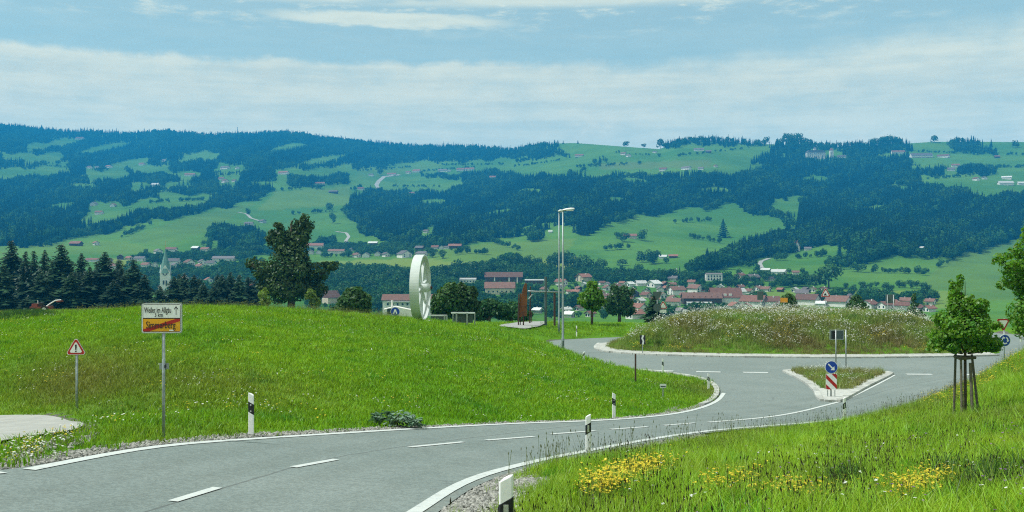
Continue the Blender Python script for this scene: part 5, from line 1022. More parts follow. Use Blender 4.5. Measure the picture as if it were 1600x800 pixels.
def view_ok(p, lo=-140, hi=1740): px = 800+F*p[:, 0]/np.maximum(p[:, 1], .5); return (p[:, 1] > 1) & (px > lo) & (px < hi)
def rots(n, tilt=.12): return np.c_[rng.normal(0, tilt, n), rng.normal(0, tilt, n), rng.uniform(0, 6.283, n)]
def scatter(name, p, zoff, smin, smax, protos, label, dry=None, tilt=.12, z=None, szm=None):
    n = len(p); z = H(p[:, 0], p[:, 1]) if z is None else z; s = rng.uniform(smin, smax, n)*(1 if szm is None else szm)
    return gn_scatter(name, np.c_[p, z+zoff], rots(n, tilt), np.c_[s, s, s*rng.uniform(.8, 1.25, n)], rng.integers(0, len(protos), n), protos, label, dry)
def patchy(p, sc, seed): 
    r = np.random.default_rng(seed); v = np.zeros(len(p))
    for _ in range(10): a = r.uniform(0, 6.28); w = sc*r.uniform(.5, 2.2); v += np.sin((p[:, 0]*math.cos(a)+p[:, 1]*math.sin(a))*6.28/w + r.uniform(0, 6.28))
    return v/3.2
# --- the meadow on the far side of the road
is_left = lambda p: (p[:, 0] < np.interp(p[:, 1], right_edge[:, 1], right_edge[:, 0]))
p = np.vstack([sample_area(-42, 16, 15, 66, 62000), sample_area(-60, 22, 60, 120, 15000)]); p = p[view_ok(p)]
dr, dp, di, ds = ALLP(p); ok = (dr > .35) & (dp > .2) & (di > 0) & is_left(p) & ~inpoly(p, pad_poly)
ok &= (rng.uniform(size=len(p)) < .35+.65*sstep(np.minimum(dr, dp), .4, 2.4)); p = p[ok]
MG = withm([blade_clump(10+i, 26, .06, .17, .34, .011, .8) for i in range(4)], mt_gr)
scatter('meadow_grass', p, -.01, .75, 1.35, MG, 'short bright green grass of the meadow mound', dryness(p), szm=1+.5*sstep(p[:, 1], 45, 80))
q = p[(patchy(p, 7, 5) > .15) & (rng.uniform(size=len(p)) < .055)]
FL = [setmats(head_stalks(30+i, 5, .17, .35, .026, 5), mt_stalk, mt_fy) for i in range(2)] + [setmats(head_stalks(34+i, 4, .16, .35, .024, 6), mt_stalk, mt_fw) for i in range(2)]
scatter('meadow_flowers', q, 0, .8, 1.3, FL, 'scattered small white and yellow flowers in the mound grass')
# rank growth at the top of the mound, beside the mown field
q = np.vstack([sample_area(-45, -22, 62, 90, 3800)]); px = 800+F*q[:, 0]/q[:, 1]; q = q[(px < 112+rng.normal(0, 12, len(px))) & (px > -150)]
TALL = withm([blade_clump(50+i, 24, .35, .85, .32, .018, .5) for i in range(3)], mt_dark)
scatter('tall_weeds', q, 0, .35, .62, TALL, 'strip of tall dark weeds along the top of the mound', szm=1-.75*sstep(800+F*q[:, 0]/q[:, 1], 60, 115))
# crest fringe of stalks against the dark trees
q = np.c_[rng.uniform(-30, -8, 900), rng.uniform(62, 84, 900)]; q = q[view_ok(q)]
ST = [setmats(head_stalks(60+i, 6, .34, .5, .035, 4), mt_stalk, mt_stalk) for i in range(3)]
scatter('crest_stalks', q, 0, .7, 1.3, ST, 'thin flowering stalks along the crest of the mound')
# --- near bank on this side of the road
p = np.vstack([sample_area(-2, 14, 3.5, 22, 13000), sample_area(0, 30, 16, 62, 22000), sample_area(18, 40, 35, 66, 6000)]); p = p[view_ok(p)]
dr, dp, di, ds = ALLP(p); ok = (dr > .35) & ~is_left(p); nearv = (p[:, 1] < 19) & (dr < 1.9)
ok &= ~nearv | (rng.uniform(size=len(p)) < .06+.94*sstep(dr, 1.0, 1.8)); p = p[ok]; drb = dr[ok]; 
tall = sstep(drb, .2, 2.5); pat = patchy(p, 5, 8)
BG = withm([blade_clump(70+i, 26, .10, .36, .24, .0065, .75, 3) for i in range(5)], mt_gb)
scatter('bank_grass', p, -.02, .75, 1.25, BG, 'long summer grass on the roadside bank', np.clip(.06+.28*patchy(p, 9, 3), 0, .40), szm=.55+.45*tall+.12*np.clip(pat, 0, 1))
q = p[(pat > -.25) & (drb > 1.5) & (rng.uniform(size=len(p)) < .22)]
SEED = [setmats(head_stalks(80+i, 4, .50, .28, .022, 4, .0028, True), mt_stalk, mt_seed) for i in range(4)]
scatter('seed_stalks', q, 0, .75, 1.15, SEED, 'stalks with small dark seed heads over the bank grass')
q = p[(drb < .9) & (rng.uniform(size=len(p)) < .24) & (p[:, 1] > 12)]
VS = [setmats(head_stalks(85+i, 4, .55, .3, .03, 4, .0045, True), mt_stalk, mt_stalk) for i in range(3)]
scatter('verge_stalks', q, 0, .5, 1.25, VS, 'thin stalks standing along the edge of the road')
def px_patch(cx, cy_, rx, ry, n):
    out = []
    while len(out) < n:
        u, v = rng.normal(0, .5, 2); 
        if u*u+v*v > 1.3: continue
        h = hitH(cx+u*rx, cy_+v*ry+ (-u*rx*.38 if cy_ < 790 else 0), 4, 70); out.append((h.x, h.y))
    return np.array(out)
YF = [setmats(head_stalks(90+i, 7, .30, .22, .024, 6), mt_stalk, mt_fy) for i in range(3)]
q = np.vstack([px_patch(965, 770, 62, 20, 150), px_patch(1010, 752, 40, 12, 60), px_patch(1440, 785, 62, 15, 90), px_patch(1250, 792, 90, 12, 40), px_patch(1130, 782, 60, 14, 30)])
scatter('yellow_flowers', q, .02, .75, 1.15, YF, 'patches of yellow flowers in the bank grass')
q = np.c_[rng.uniform(15, 34, 2600), rng.uniform(32, 62, 2600)]; dd = signed(road_poly, q); px = 800+F*q[:, 0]/q[:, 1]; q = q[(dd > .5) & (dd < 6) & (px > 1440) & (px < 1700)]; q = q[rng.uniform(size=len(q)) < .55]
scatter('yellow_flowers', q, .02, .9, 1.5, YF, 'band of yellow flowers along the top of the bank by the stakes')
q = p[(drb > 2) & (rng.uniform(size=len(p)) < .016) & (p[:, 1] < 22)]
WV = [setmats(head_stalks(95, 3, .36, .25, .020, 6), mt_stalk, mt_fw), setmats(head_stalks(96, 3, .36, .25, .022, 6), mt_stalk, mt_fp)]
scatter('bank_flowers', q, 0, .8, 1.2, WV, 'few white and violet flowers dotted in the bank grass')
CL = withm([blade_clump(98+i, 40, .25, .55, .26, .009, .6, 3) for i in range(2)], mt_dark)
q = np.vstack([px_patch(1320, 770, 28, 12, 16), px_patch(1545, 770, 60, 25, 34), px_patch(1490, 755, 18, 14, 8)])
scatter('dark_tussocks', q, 0, .7, 1.1, CL, 'darker green tussocks standing in the bank grass')
# --- the wild planting on the roundabout island
p = sample_area(6, 46, 79, 112, 19000); di = signed(island, p); p = p[di < -1.0]; di = di[di < -1.0]
IG = withm([blade_clump(110+i, 24, .25, .75, .34, .014, .6, 2) for i in range(4)], mt_gi)
pt_i = patchy(p, 8, 12)
zi = S_(p[:, 0], p[:, 1]) + island_h(p[:, 0], p[:, 1])[0]
dry_i = np.clip(.30+.5*patchy(p, 9, 14)-.3*sstep(-di, 0, 5)*(pt_i > .3), 0, .8)
low = .50+.50*sstep(-di, 1.2, 4.)
scatter('island_grass', p, -.05, .75, 1.2, IG, 'wild grasses and herbs on the roundabout mound', dry_i, z=zi, szm=low)
m = (pt_i > -.55) & (rng.uniform(size=len(p)) < .27*sstep(-di, 1.5, 5)); 
WF = [setmats(head_stalks(120+i, 7, .80, .42, .050, 6, .005), mt_stalk, mt_fw) for i in range(4)]
scatter('white_flowers', p[m], 0, .7, 1.25, WF, 'masses of white daisy like flowers on the roundabout mound', z=zi[m])
m = (patchy(p, 6, 77) > .3) & (rng.uniform(size=len(p)) < .16)
scatter('yellow_flowers', p[m], 0, 1.2, 2.0, YF, 'yellow flowers low on the roundabout mound', z=zi[m])
q = np.array([(x, y) for x, y in p if ((x-32)/4.5)**2+((y-90)/3.)**2 < 1]); q = q[rng.uniform(size=len(q)) < .6]
scatter('island_bushes', q, 0, .7, 1.3, CL, 'darker green leafy patch on the near face of the mound', z=S_(q[:, 0], q[:, 1])+island_h(q[:, 0], q[:, 1])[0])
# splitter island turf
p = sample_area(14, 30, 60, 76, 5200); p = p[inpoly(p, split)]; d_ = dist_line(p, split, True); tip = np.array(hitS(1296, 626)); p = p[(d_ > .42) & (np.hypot(*(p-tip).T) > 2.0)]
scatter('splitter_grass', p, .08, .35, .75, IG, 'dry grass and weeds on the splitter island', np.clip(.45+.4*patchy(p, 4, 2), 0, .9), z=S_(p[:, 0], p[:, 1]))
q = p[rng.uniform(size=len(p)) < .10]; scatter('white_flowers', q, .08, .4, .8, WF, 'few white flowers on the splitter island', z=S_(q[:, 0], q[:, 1]))
# --- gravel along the road
def stone(seed):
    r = np.random.default_rng(seed); bm = bmesh.new(); bmesh.ops.create_icosphere(bm, subdivisions=1, radius=1)
    for v in bm.verts: v.co *= r.uniform(.7, 1.2)
    for v in bm.verts: v.co.z *= .6
    me = bpy.data.meshes.new('stone'); bm.to_mesh(me); bm.free(); me.materials.append(mt_stone); return me
STN = [stone(i) for i in range(6)]
def along(A, n, d0, d1, side, ymax):
    B = resample(A[A[:, 1] < ymax], .2); k = rng.integers(0, len(B)-1, n); t = B[k+1]-B[k]; t /= np.linalg.norm(t, axis=1)[:, None]; nn = np.c_[-t[:, 1], t[:, 0]]*side
    return B[k]+t*rng.uniform(0, .2, n)[:, None]+nn*(d0+(d1-d0)*rng.beta(1., 1.7, n))[:, None]
re2 = right_edge[right_edge[:, 1] > 4]
gp = np.vstack([along(re2, 8000, .05, 2.0, -1, 21.5), along(right_edge[(right_edge[:, 1] > 18)], 2200, .05, .5, -1, 34), along(left_edge[left_edge[:, 1] > 9], 3800, .12, .7, 1, 29), along(left_edge[left_edge[:, 1] > 26], 2500, .1, .5, 1, 60)])
gp = gp[(signed(road_poly, gp) > .06) & (signed(path_poly, gp) > 0)]
scatter('gravel', gp, -.012, .024, .062, STN, 'loose grey gravel along the edges of the road', tilt=.6)
q = np.vstack([px_patch(55, 704, 50, 10, 500), px_patch(130, 688, 24, 6, 200), px_patch(1050, 640, 14, 4, 90), px_patch(1020, 594, 30, 4, 260)]); q = q[signed(road_poly, q) > .1]
scatter('gravel', q, 0, .02, .06, STN, 'patches of pale stones in the thin turf', tilt=.6)
q = px_patch(60, 700, 75, 14, 70); q = q[(signed(road_poly, q) > .1) & (signed(path_poly, q) > .1)]
scatter('verge_flowers', q, 0, .7, 1.2, [FL[2], FL[3], FL[0]], 'white and yellow flowers on the stony verge by the path')
q = np.array(path_poly[(path_poly[:, 1] < 24)]); q = np.vstack([along(np.array([( (a-800)/F*Y, Y) for a, b_, Y in path_px_Y[6:]]), 260, .05, .7, -1, 60)]); 
q = q[signed(path_poly, q) > .02]; scatter('path_weeds', q, 0, .5, 1.0, VS+BG[:2], 'ragged weeds along the near edge of the side path')
# big leafed plant at the road edge
def leafy_plant(px, py, wpx, hpx, label):
    b0 = hitH(px, py, 10, 60); s = b0.y/F; root = empty('leafy_plant', b0, 0, label, 'plant'); W, Hh = wpx*s, hpx*s
    mt = leafmat('plant_leaves', (.13, .22, .15), (.19, .28, .20), .15, 3., vary=.4, tcol=(.8, 1.2, .7))
    r = np.random.default_rng(5); lm = []
    for k in range(4):
        L_ = 1.; V = []; Q = []; n = 5; wd = (.10, .36, .46, .34, .04)
        for i in range(n): tt = i/(n-1); V += [(-wd[i], tt, .10*math.sin(tt*3)+.08*(k % 2)), (0, tt, .02-.28*tt*tt), (wd[i], tt, .10*math.sin(tt*3)-.05*(k % 3))]
        for i in range(n-1):
            for j in (0, 1): Q.append((3*i+j, 3*i+j+1, 3*i+4+j, 3*i+3+j))
        m = npmesh('leaf', V, Q, True); m.materials.append(mt); lm.append(m)
    for i in range(210):
        u = r.uniform(-1, 1); v = r.uniform(-.8, .8); 
        if u*u+v*v > 1: continue
        top_ = Hh*.85*math.sqrt(max(0, 1-u*u*.8-v*v*.7)); o = link('leaf', r.choice(lm), root); sc = r.uniform(.10, .20)
        x = u*W/2*.88; y = v*.42; gz = h1(b0.x+x, b0.y+y)-b0.z
        o.location = (x, y, gz+top_*r.uniform(.25, 1.)); o.rotation_euler = (r.uniform(-.5, .5), r.uniform(-.4, .4), math.atan2(y, x)-1.57+r.uniform(-1.0, 1.0)); o.scale = (sc, sc, sc)
    mb = MB()
    for i in range(16): a = r.uniform(0, 6.28); d = r.uniform(0, .35)*W; mb.tube([(d*math.cos(a)*.6, d*math.sin(a)*.3, -.1), (d*math.cos(a), d*math.sin(a)*.5, Hh*.6)], .008, 5)
    mb.build('stem', mt_stalk, root)
leafy_plant(620, 667, 84, 29, 'low spreading plant with big grey green leaves at the road edge')

# ================================================================ road furniture
def leitpfosten(px, pyt, pyb, label, yaw=0., mirror=False, dots=True, Y=None, wscale=1., group='white marker posts along the road'):
    b0 = hitH(px, pyb, 8, 130) if Y is None else P(px, pyb, Y); Y = b0.y; h = (pyb-pyt)/F*Y
    root = empty('marker_post', b0, yaw, label, 'marker post', group); w = .066*wscale; d = .05*wscale; sg = -1 if mirror else 1
    plan = [(-w, -d*.5), (-w*.8, -d), (w*.8, -d), (w, -d*.5), (w*.45, d), (-w*.45, d)]
    def solid(z0f, z1f, k, nm, mat):
        mb = MB(); n = len(plan)
        for zf in (z0f, z1f):
            for x, y in plan: mb.v.append(Vector((x*k, y*k, zf(x))))
        mb.f.append(list(range(n))[::-1]); mb.f.append(list(range(n, 2*n)))
        for i in range(n): j = (i+1) % n; mb.f.append([i, j, n+j, n+i])
        o = mb.build(nm, mat, root); bevel(o, .008, 2); return o
    solid(lambda x: -.25, lambda x: h-.045+ (-sg*x*.55), 1., 'body', mt_white)
    zb0, zb1 = h*.52, h*.76
    solid(lambda x: zb0-sg*x*.62, lambda x: zb1-sg*x*.62, 1.05, 'black_band', mt_black)
    mid = (zb0+zb1)/2
    if dots:
        for dz in (-.07, .07): MB().lathe([(0, .0), (.019, 0), (.019, .008), (0, .008)], 12, Matrix.Translation((0, -d*1.05, mid+dz)) @ Matrix.Rotation(R(90), 4, 'X')).build('reflector', mt_refl, root)
    else: MB().box((0, -d*1.07, mid), (.044, .012, .17)).build('reflector', mt_refl, root)
    MB().box((0, 0, .0), (.16, .13, .10), taper=.85).build('foot', mt_stone, root); return root
leitpfosten(393, 613, 682, 'white marker post with two round reflectors on the meadow verge', R(-4))
leitpfosten(919, 647, 711, 'white marker post at the near road edge, the middle one of the bank side', R(0), True, False, wscale=1.05)
leitpfosten(959, 613, 655, 'white marker post at the meadow edge beyond the middle bank post', R(5), False, True)
leitpfosten(791, 738, 914, 'largest white marker post standing in the gravel, nearest of all', R(-2), True, False, Y=9.1)
leitpfosten(1319, 620, 658, 'white marker post in front of the tip of the splitter island', R(0), True, False)
leitpfosten(1107, 583, 609, 'small white marker post on the rounded kerb corner', R(10), False, False)
leitpfosten(1035.5, 560, 583.5, 'thin white marker post by the first give way dash', R(15), False, False)
leitpfosten(901, 508.5, 528.5, 'white marker post on the meadow across the roundabout', R(-15), False, False, Y=100.6)
leitpfosten(912, 549, 562, 'white marker post half sunk behind the edge of the mound', R(10), True, False, Y=69)
leitpfosten(1024, 496, 514, 'white marker post rising out of the flowers near the far signs', R(0), False, False, Y=113)
leitpfosten(1061, 494, 512, 'second white marker post rising out of the flowers', R(0), True, False, Y=113)
leitpfosten(1595, 515, 528, 'white marker post beside the blue roundabout sign', R(0), True, False, Y=66)

def disc(r, th, M=None, n=28): return MB().lathe([(0, 0), (r, 0), (r, th), (0, th)], n, M)
FX = Matrix.Rotation(R(90), 4, 'X')   # z of the shape looks towards -y
def tri(r, up=True): 
    out = []
    for k in range(3):
        a = R(90+120*k) if up else R(-90+120*k)
        for d in (-14, 14): aa = a+R(d)*.5; out.append((r*math.cos(aa)*.94, r*math.sin(aa)*.94))
    return out
def pole(root, h, r=.032, x=0., y=.05, z0=-.4, mat=None): return MB().tube([(x, y, z0), (x, y, h)], r, 10).build('pole', mat or mt_galv, root, True)
# town sign
b0 = hitH(253, 684, 14, 40); s = b0.y/F; root = empty('town_sign', b0, R(2), 'yellow and white town exit sign on a steel pole by the road', 'road sign')
W, Hh = 63*s, 47.5*s; zc = (684-497)*s; pole(root, zc, .033, .02)
def rrect(w, h, r, n=4):
    out = []
    for cx, cz, a0 in ((w/2-r, h/2-r, 0), (-w/2+r, h/2-r, 90), (-w/2+r, -h/2+r, 180), (w/2-r, -h/2+r, 270)):
        for i in range(n+1): a = R(a0+90*i/n); out.append((cx+r*math.cos(a), cz+r*math.sin(a)))
    return out
T = Matrix.Translation((0, 0, zc))
MB().prism(rrect(W, Hh, .05), -.012, .012, T).build('sign_panel', mt_galv, root)
MB().prism(rrect(W*.965, Hh*.95, .045), -.016, -.0125, T).build('white_rim', mt_signw, root)
MB().prism(rrect(W*.925, Hh*.905, .03), -.019, -.0165, T).build('black_border', mt_signk, root)
wi, hi = W*.90, Hh*.87
MB().prism([(-wi/2, .01*Hh), (wi/2, .01*Hh), (wi/2, hi/2), (-wi/2, hi/2)], -.022, -.0195, T).build('white_field', mt_signw, root)
MB().prism([(-wi/2, -hi/2), (wi/2, -hi/2), (wi/2, -.025*Hh), (-wi/2, -.025*Hh)], -.022, -.0195, T).build('yellow_field', mt_signy, root)
MB().prism([(-wi/2, -hi/2), (-wi/2+.16*wi, -hi/2), (wi/2, -.10*Hh), (wi/2, -.025*Hh), (wi/2-.12*wi, -.025*Hh), (-wi/2, -hi/2+.07*Hh)], -.0245, -.0225, T).build('red_bar', mt_signr, root)
text_mesh('lettering', 'Weiler im Allgäu', .165*Hh/.62*.98, mt_signk, root, (-.095*W, -.0235, zc+.255*Hh), (R(90), 0, 0), .66*W, bold=.0018)
text_mesh('lettering', '3 km', .125*Hh/.62, mt_signk, root, (-.07*W, -.0235, zc+.10*Hh), (R(90), 0, 0), .20*W, bold=.0012)
text_mesh('lettering', 'Simmerberg', .205*Hh/.62, mt_signk, root, (-.02*W, -.0258, zc-.235*Hh), (R(90), 0, 0), .72*W, bold=.0015)
MB().prism([(-.006, -.13*Hh), (.006, -.13*Hh), (.006, .15*Hh), (-.006, .15*Hh)], -.0245, -.0225, T @ Matrix.Translation((.355*W, 0, .235*Hh))).prism([(-.045, .06*Hh), (-.03, .05*Hh), (0, .13*Hh), (.03, .05*Hh), (.045, .06*Hh), (0, .165*Hh)], -.0246, -.0226, T @ Matrix.Translation((.355*W, 0, .235*Hh))).build('arrow', mt_signk, root)
MB().prism([(-.03*W, -.012), (.09*W, -.012), (.09*W, .012), (-.03*W, .012)], -.027, -.0248, T @ Matrix.Translation((.22*W, 0, -.40*Hh))).build('sticker', mt_signw, root)
for zz in (-.2, .2): MB().box((.02, .035, zc+zz), (.11, .05, .03)).build('clamp', mt_galv, root)
zp = (684-573)*s; MB().prism([(-.10, -.065), (.10, -.065), (.10, .065), (-.10, .065)], .085, .10, Matrix.Translation((.02, 0, zp))).build('back_plate', mt_galv, root); MB().box((.035, .06, zp), (.05, .07, .06)).build('clamp', mt_black, root)
# exclamation triangle
def warning(px, pyc, pyb, rpx, Y, label, sym, polew=.03, panel=False):
    b0 = P(px, pyb, Y); b0.z = min(b0.z, h1(b0.x, Y)+.02) if Y < 165 else b0.z; s = Y/F; zc = (400-pyc)/F*Y - b0.z; r = rpx*s; root = empty('warning_sign', b0, R(2), label, 'road sign'); pole(root, zc+r*.3, polew)
    T = Matrix.Translation((0, 0, zc)); MB().prism(tri(r), -.01, .012, T).build('sign_panel', mt_signback, root); MB().prism(tri(r*.985), -.014, -.0105, T).build('white_rim', mt_signw, root); MB().prism(tri(r*.92), -.018, -.0145, T).build('red_border', mt_signr, root); MB().prism(tri(r*.64), -.022, -.0185, T).build('white_field', mt_signw, root)
    if sym == '!':
        MB().prism([(-.055*r, -.10*r), (.055*r, -.10*r), (.085*r, .40*r), (-.085*r, .40*r)], -.026, -.0225, T).build('exclamation_bar', mt_signk, root); disc(.075*r, .004, T @ Matrix.Translation((0, -.0225, -.23*r)) @ FX, 12).build('exclamation_dot', mt_signk, root)
    elif sym == 'dip':
        MB().prism([(-.30*r, -.28*r), (.30*r, -.28*r), (.30*r, -.2*r), (.12*r, -.15*r), (.02*r, .22*r), (-.06*r, -.02*r), (-.14*r, .1*r), (-.30*r, -.18*r)], -.026, -.0225, T).build('symbol', mt_signk, root)
    if panel: MB().box((0, 0, zc-r*1.05), (r*1.3, .02, r*.6)).build('sub_panel', mt_signw, root)
    return root
pw_ = hitH(119.5, 640, 20, 60)
warning(119, 545, 640, 16.6, pw_.y, 'red rimmed warning triangle with an exclamation mark at the foot of the meadow', '!', .035)
warning(1290, 459, 485, 9.0, 121, 'distant red rimmed warning triangle above the roundabout flowers', 'dip', .045)
r_ = warning(1036, 478, 510, 8.0, 119, 'white and dark small triangle sign seen obliquely beyond the flowers', 'x', .045, True)
# far signs seen from the back
def back_sign(px, pyc, pyb, Y, shape, label, mat=None, w=0, h=0, r=0, two=False, name='road_sign'):
    b0 = P(px, pyb, Y); gz = h1(b0.x, Y) if Y < 165 else float(vz(Y)); b0.z = min(b0.z, gz+.02); s = Y/F; zc = (400-pyc)/F*Y - b0.z; root = empty(name, b0, R(-4), label, 'road sign'); mat = mat or mt_signback
    T = Matrix.Translation((0, 0, zc))
    if shape == 'rect': MB().box((0, 0, zc), (w*s, .03, h*s)).build('sign_panel', mat, root); MB().box((0, .02, zc), (w*s*1.04, .02, h*s*1.04)).build('frame', mt_galv, root)
    if two:
        for x in (-.36*w*s, .36*w*s): pole(root, zc+h*s*.5, .04, x, -.06, mat=mt_galv)
    else: pole(root, zc+max(h, r)*s*.5, .05, 0, .05 if shape == 'rect' else -.06, mat=mt_galv)
    return root
back_sign(1225, 469, 490, 122, 'rect', 'orange direction sign beyond the roundabout flowers', mt_orange, 11, 7)
back_sign(1391, 467, 486, 120, 'rect', 'back of a grey green direction board beyond the roundabout flowers', mt_signback, 13, 13, two=True)
r_ = back_sign(1188, 462, 482, 121, 'rect', 'narrow grey sign back on a pale post beyond the pale gables', mt_signback, 9, 13)
b0 = P(1027, 512, 118); b0.z = h1(b0.x, 118); root = empty('sign_post', b0, 0, 'tall pole with the grey backs of two signs beyond the flowers', 'road sign'); s = 118/F; top_ = (512-453)*s + P(1027, 512, 118).z-b0.z
pole(root, top_, .05, mat=mt_galv); T = Matrix.Translation((0, 0, top_-.55))
MB().prism(tri(.62, False), -.02, .01, T).build('give_way_back', mt_signback, root); disc(.46, .03, Matrix.Translation((0, .02, top_-2.05)) @ FX).build('round_sign_back', mt_signback, root); 
MB().tube([(.15, .05, top_-1.1), (.45, .05, top_-.45), (1.0, .05, top_-.42)], .035, 8).build('bracket', mt_galv, root)
# keep right sign and hazard board
b0 = P(1299, 622, float(hitS(1299, 622)[1])); b0.z = float(S_(b0.x, b0.y))+.08; s = b0.y/F; root = empty('keep_right_sign', b0, 0, 'blue round sign with white arrow over a red and white striped board', 'road sign')
zc = (622-576)*s; pole(root, zc+.2, .045, 0, .07); r = 10*s; T = Matrix.Translation((0, 0, zc))
disc(r, .02, T @ Matrix.Translation((0, .01, 0)) @ FX).build('sign_panel', mt_signw, root); disc(r*.93, .004, T @ Matrix.Translation((0, -.0115, 0)) @ FX).build('blue_field', mt_signb, root)
MR = T @ Matrix.Rotation(R(45), 4, 'Y')
MB().prism([(-r*.70, -r*.10), (r*.22, -r*.10), (r*.22, -r*.42), (r*.68, 0), (r*.22, r*.42), (r*.22, r*.10), (-r*.70, r*.10)], -.021, -.0165, MR).build('arrow', mt_signw, root)
wb, hb = 17*s, 24.5*s; zb = (622-598.5)*s; T = Matrix.Translation((0, 0, zb)); MB().box((0, 0, zb), (wb, .025, hb)).build('striped_board', mt_signw, root)
def clip_stripe(k, wd):
    """diagonal stripe falling to +x, cut to the board"""
    poly = [(-wb/2, k+wd/2+wb/2), (wb/2, k+wd/2-wb/2), (wb/2, k-wd/2-wb/2), (-wb/2, k-wd/2+wb/2)]
    for lim, sg in ((hb/2, 1), (-hb/2, -1)):
        out = []
        for i in range(len(poly)):
            a, b_ = poly[i], poly[(i+1) % len(poly)]; ia, ib = (a[1]-lim)*sg <= 0, (b_[1]-lim)*sg <= 0
            if ia: out.append(a)
            if ia != ib: t_ = (lim-a[1])/(b_[1]-a[1]); out.append((a[0]+(b_[0]-a[0])*t_, lim))
        poly = out
        if len(poly) < 3: return None
    return poly
for k in (-.62, 0., .62):
    pg = clip_stripe(k*hb*1.03, hb*.27)
    if pg: MB().prism(pg, -.018, -.0135, T).build('red_stripe', mt_signr, root)
for x in (-.2, .2): MB().box((x, .02, (622-613)*s*.5), (.04, .03, (622-611)*s)).build('board_leg', mt_galv, root)
# direction board on the splitter island seen from behind
b1, b2 = hitS(1304, 582), hitS(1321.5, 578.5); Y = (b1[1]+b2[1])/2; s = Y/F; c0 = P(1313, 580, Y); c0.z = float(S_(c0.x, Y))+.05; root = empty('direction_board', c0, R(3), 'dark back of a direction board on two pale posts on the splitter island', 'road sign')
zc = (580-524)*s; wd = 20*s
for x in (-.44*17*s, .5*17*s): pole(root, zc+8*s, .045, x, -.05, -.2)
MB().box((-.25, 0, zc), (wd, .03, 13.5*s)).build('board', mt_signback, root)
fr = MB()
for z_ in (-7.1*s, 7.1*s): fr.box((-.25, -.005, zc+z_), (wd+.12, .05, .07))
for x in (-wd/2-.03, wd/2+.03): fr.box((-.25+x, -.005, zc), (.07, .05, 14*s))
fr.build('frame', mt_galv, root); MB().box((-.25-wd/2-.01+.28, -.03, zc), (.3, .03, 12.5*s)).build('side_panel', mt_black, root)
# roundabout and give way signs on the far side
Y = 66; b0 = P(1570, 560, Y); b0.z = h1(b0.x, Y); s = Y/F; root = empty('roundabout_sign', b0, R(6), 'blue roundabout sign with a give way triangle above, beside the bank', 'road sign'); zc = (400-532)/F*Y-b0.z; zt = (400-505)/F*Y-b0.z; pole(root, zt+.3, .045, 0, .06)
r = 9.5*s; T = Matrix.Translation((0, 0, zc)); disc(r, .02, T @ Matrix.Translation((0, .01, 0)) @ FX).build('sign_panel', mt_signw, root); disc(r*.92, .004, T @ Matrix.Translation((0, -.0115, 0)) @ FX).build('blue_field', mt_signb, root)
for k in range(3):
    pts_ = [(r*.62*math.cos(R(a)), r*.62*math.sin(R(a))) for a in np.linspace(120*k, 120*k+70, 8)] + [(r*.42*math.cos(R(a)), r*.42*math.sin(R(a))) for a in np.linspace(120*k+70, 120*k, 8)]
    a1 = R(120*k-6); a2 = R(120*k-34); hd = [(r*.78*math.cos(R(120*k)), r*.78*math.sin(R(120*k))), (r*.28*math.cos(R(120*k)), r*.28*math.sin(R(120*k))), (r*.52*math.cos(a2), r*.52*math.sin(a2))]
    MB().prism(pts_, -.021, -.0165, T).prism(hd, -.0212, -.0166, T).build('arrow', mt_signw, root)
T = Matrix.Translation((-.1, 0, zt)); MB().prism(tri(12*s, False), -.012, .012, T).build('give_way_panel', mt_signr, root); MB().prism(tri(8*s, False), -.017, -.0125, T).build('white_field', mt_signw, root)
# chevron like sign on the island, thin post, hydrant plate
Y = 83.0; b0 = P(1004, 552, Y); b0.z = float(S_(b0.x, Y)); s = Y/F; root = empty('curve_board', b0, R(0), 'small black board with a white wavy band at the tip of the island', 'road sign'); pole(root, 1.0, .03, 0, .04)
T = Matrix.Translation((0, 0, (552-531)*s+.1)); MB().box((0, 0, (552-531)*s+.1), (.48, .025, .74)).build('board', mt_signk, root); MB().prism([(-.05, -.37), (.09, -.37), (.13, -.1), (.04, .12), (.12, .37), (-.04, .37), (-.1, .1), (0, -.1)], -.02, -.0135, T).build('white_band', mt_signw, root)
b0 = hitH(993, 598, 45, 75); root = empty('iron_post', b0, 0, 'thin dark iron post standing in the mound grass by the junction', 'post'); MB().tube([(0, 0, -.3), (0, 0, 45*b0.y/F)], .05, 8).build('post', mt_rustdark, root)
b0 = hitH(1036, 622, 40, 70); s = b0.y/F; root = empty('hydrant_plate', b0, 0, 'small white plate on a short grey post in the corner grass', 'sign plate'); MB().tube([(0, 0, -.2), (0, 0, 19*s)], .035, 8).build('post', mt_galv, root); MB().box((0, -.045, 19*s), (9.5*s, .02, 6*s)).build('plate', mt_signw, root); MB().box((0, -.058, 18.3*s), (8.0*s, .008, 2*s)).build('stripe', mt_signback, root)
# round blue sign peeping over the crest
Y = 108; b0 = P(617.5, 503, Y); b0.z = h1(b0.x, Y); root = empty('cycle_path_sign', b0, R(0), 'round blue sign with a white figure just over the crest by the wheel', 'road sign'); zc = (400-487)/F*Y-b0.z; pole(root, zc, .035); T = Matrix.Translation((0, 0, zc)); r = .5
disc(r, .02, T @ FX).build('sign_panel', mt_signw, root); disc(r*.92, .006, T @ Matrix.Translation((0, -.021, 0)) @ FX).build('blue_field', mt_signb, root); MB().prism([(-.16, -.3), (.0, .05), (.16, -.3), (.22, -.2), (.08, .25), (-.08, .25), (-.22, -.2)], -.034, -.0275, T).build('figure', mt_signw, root)

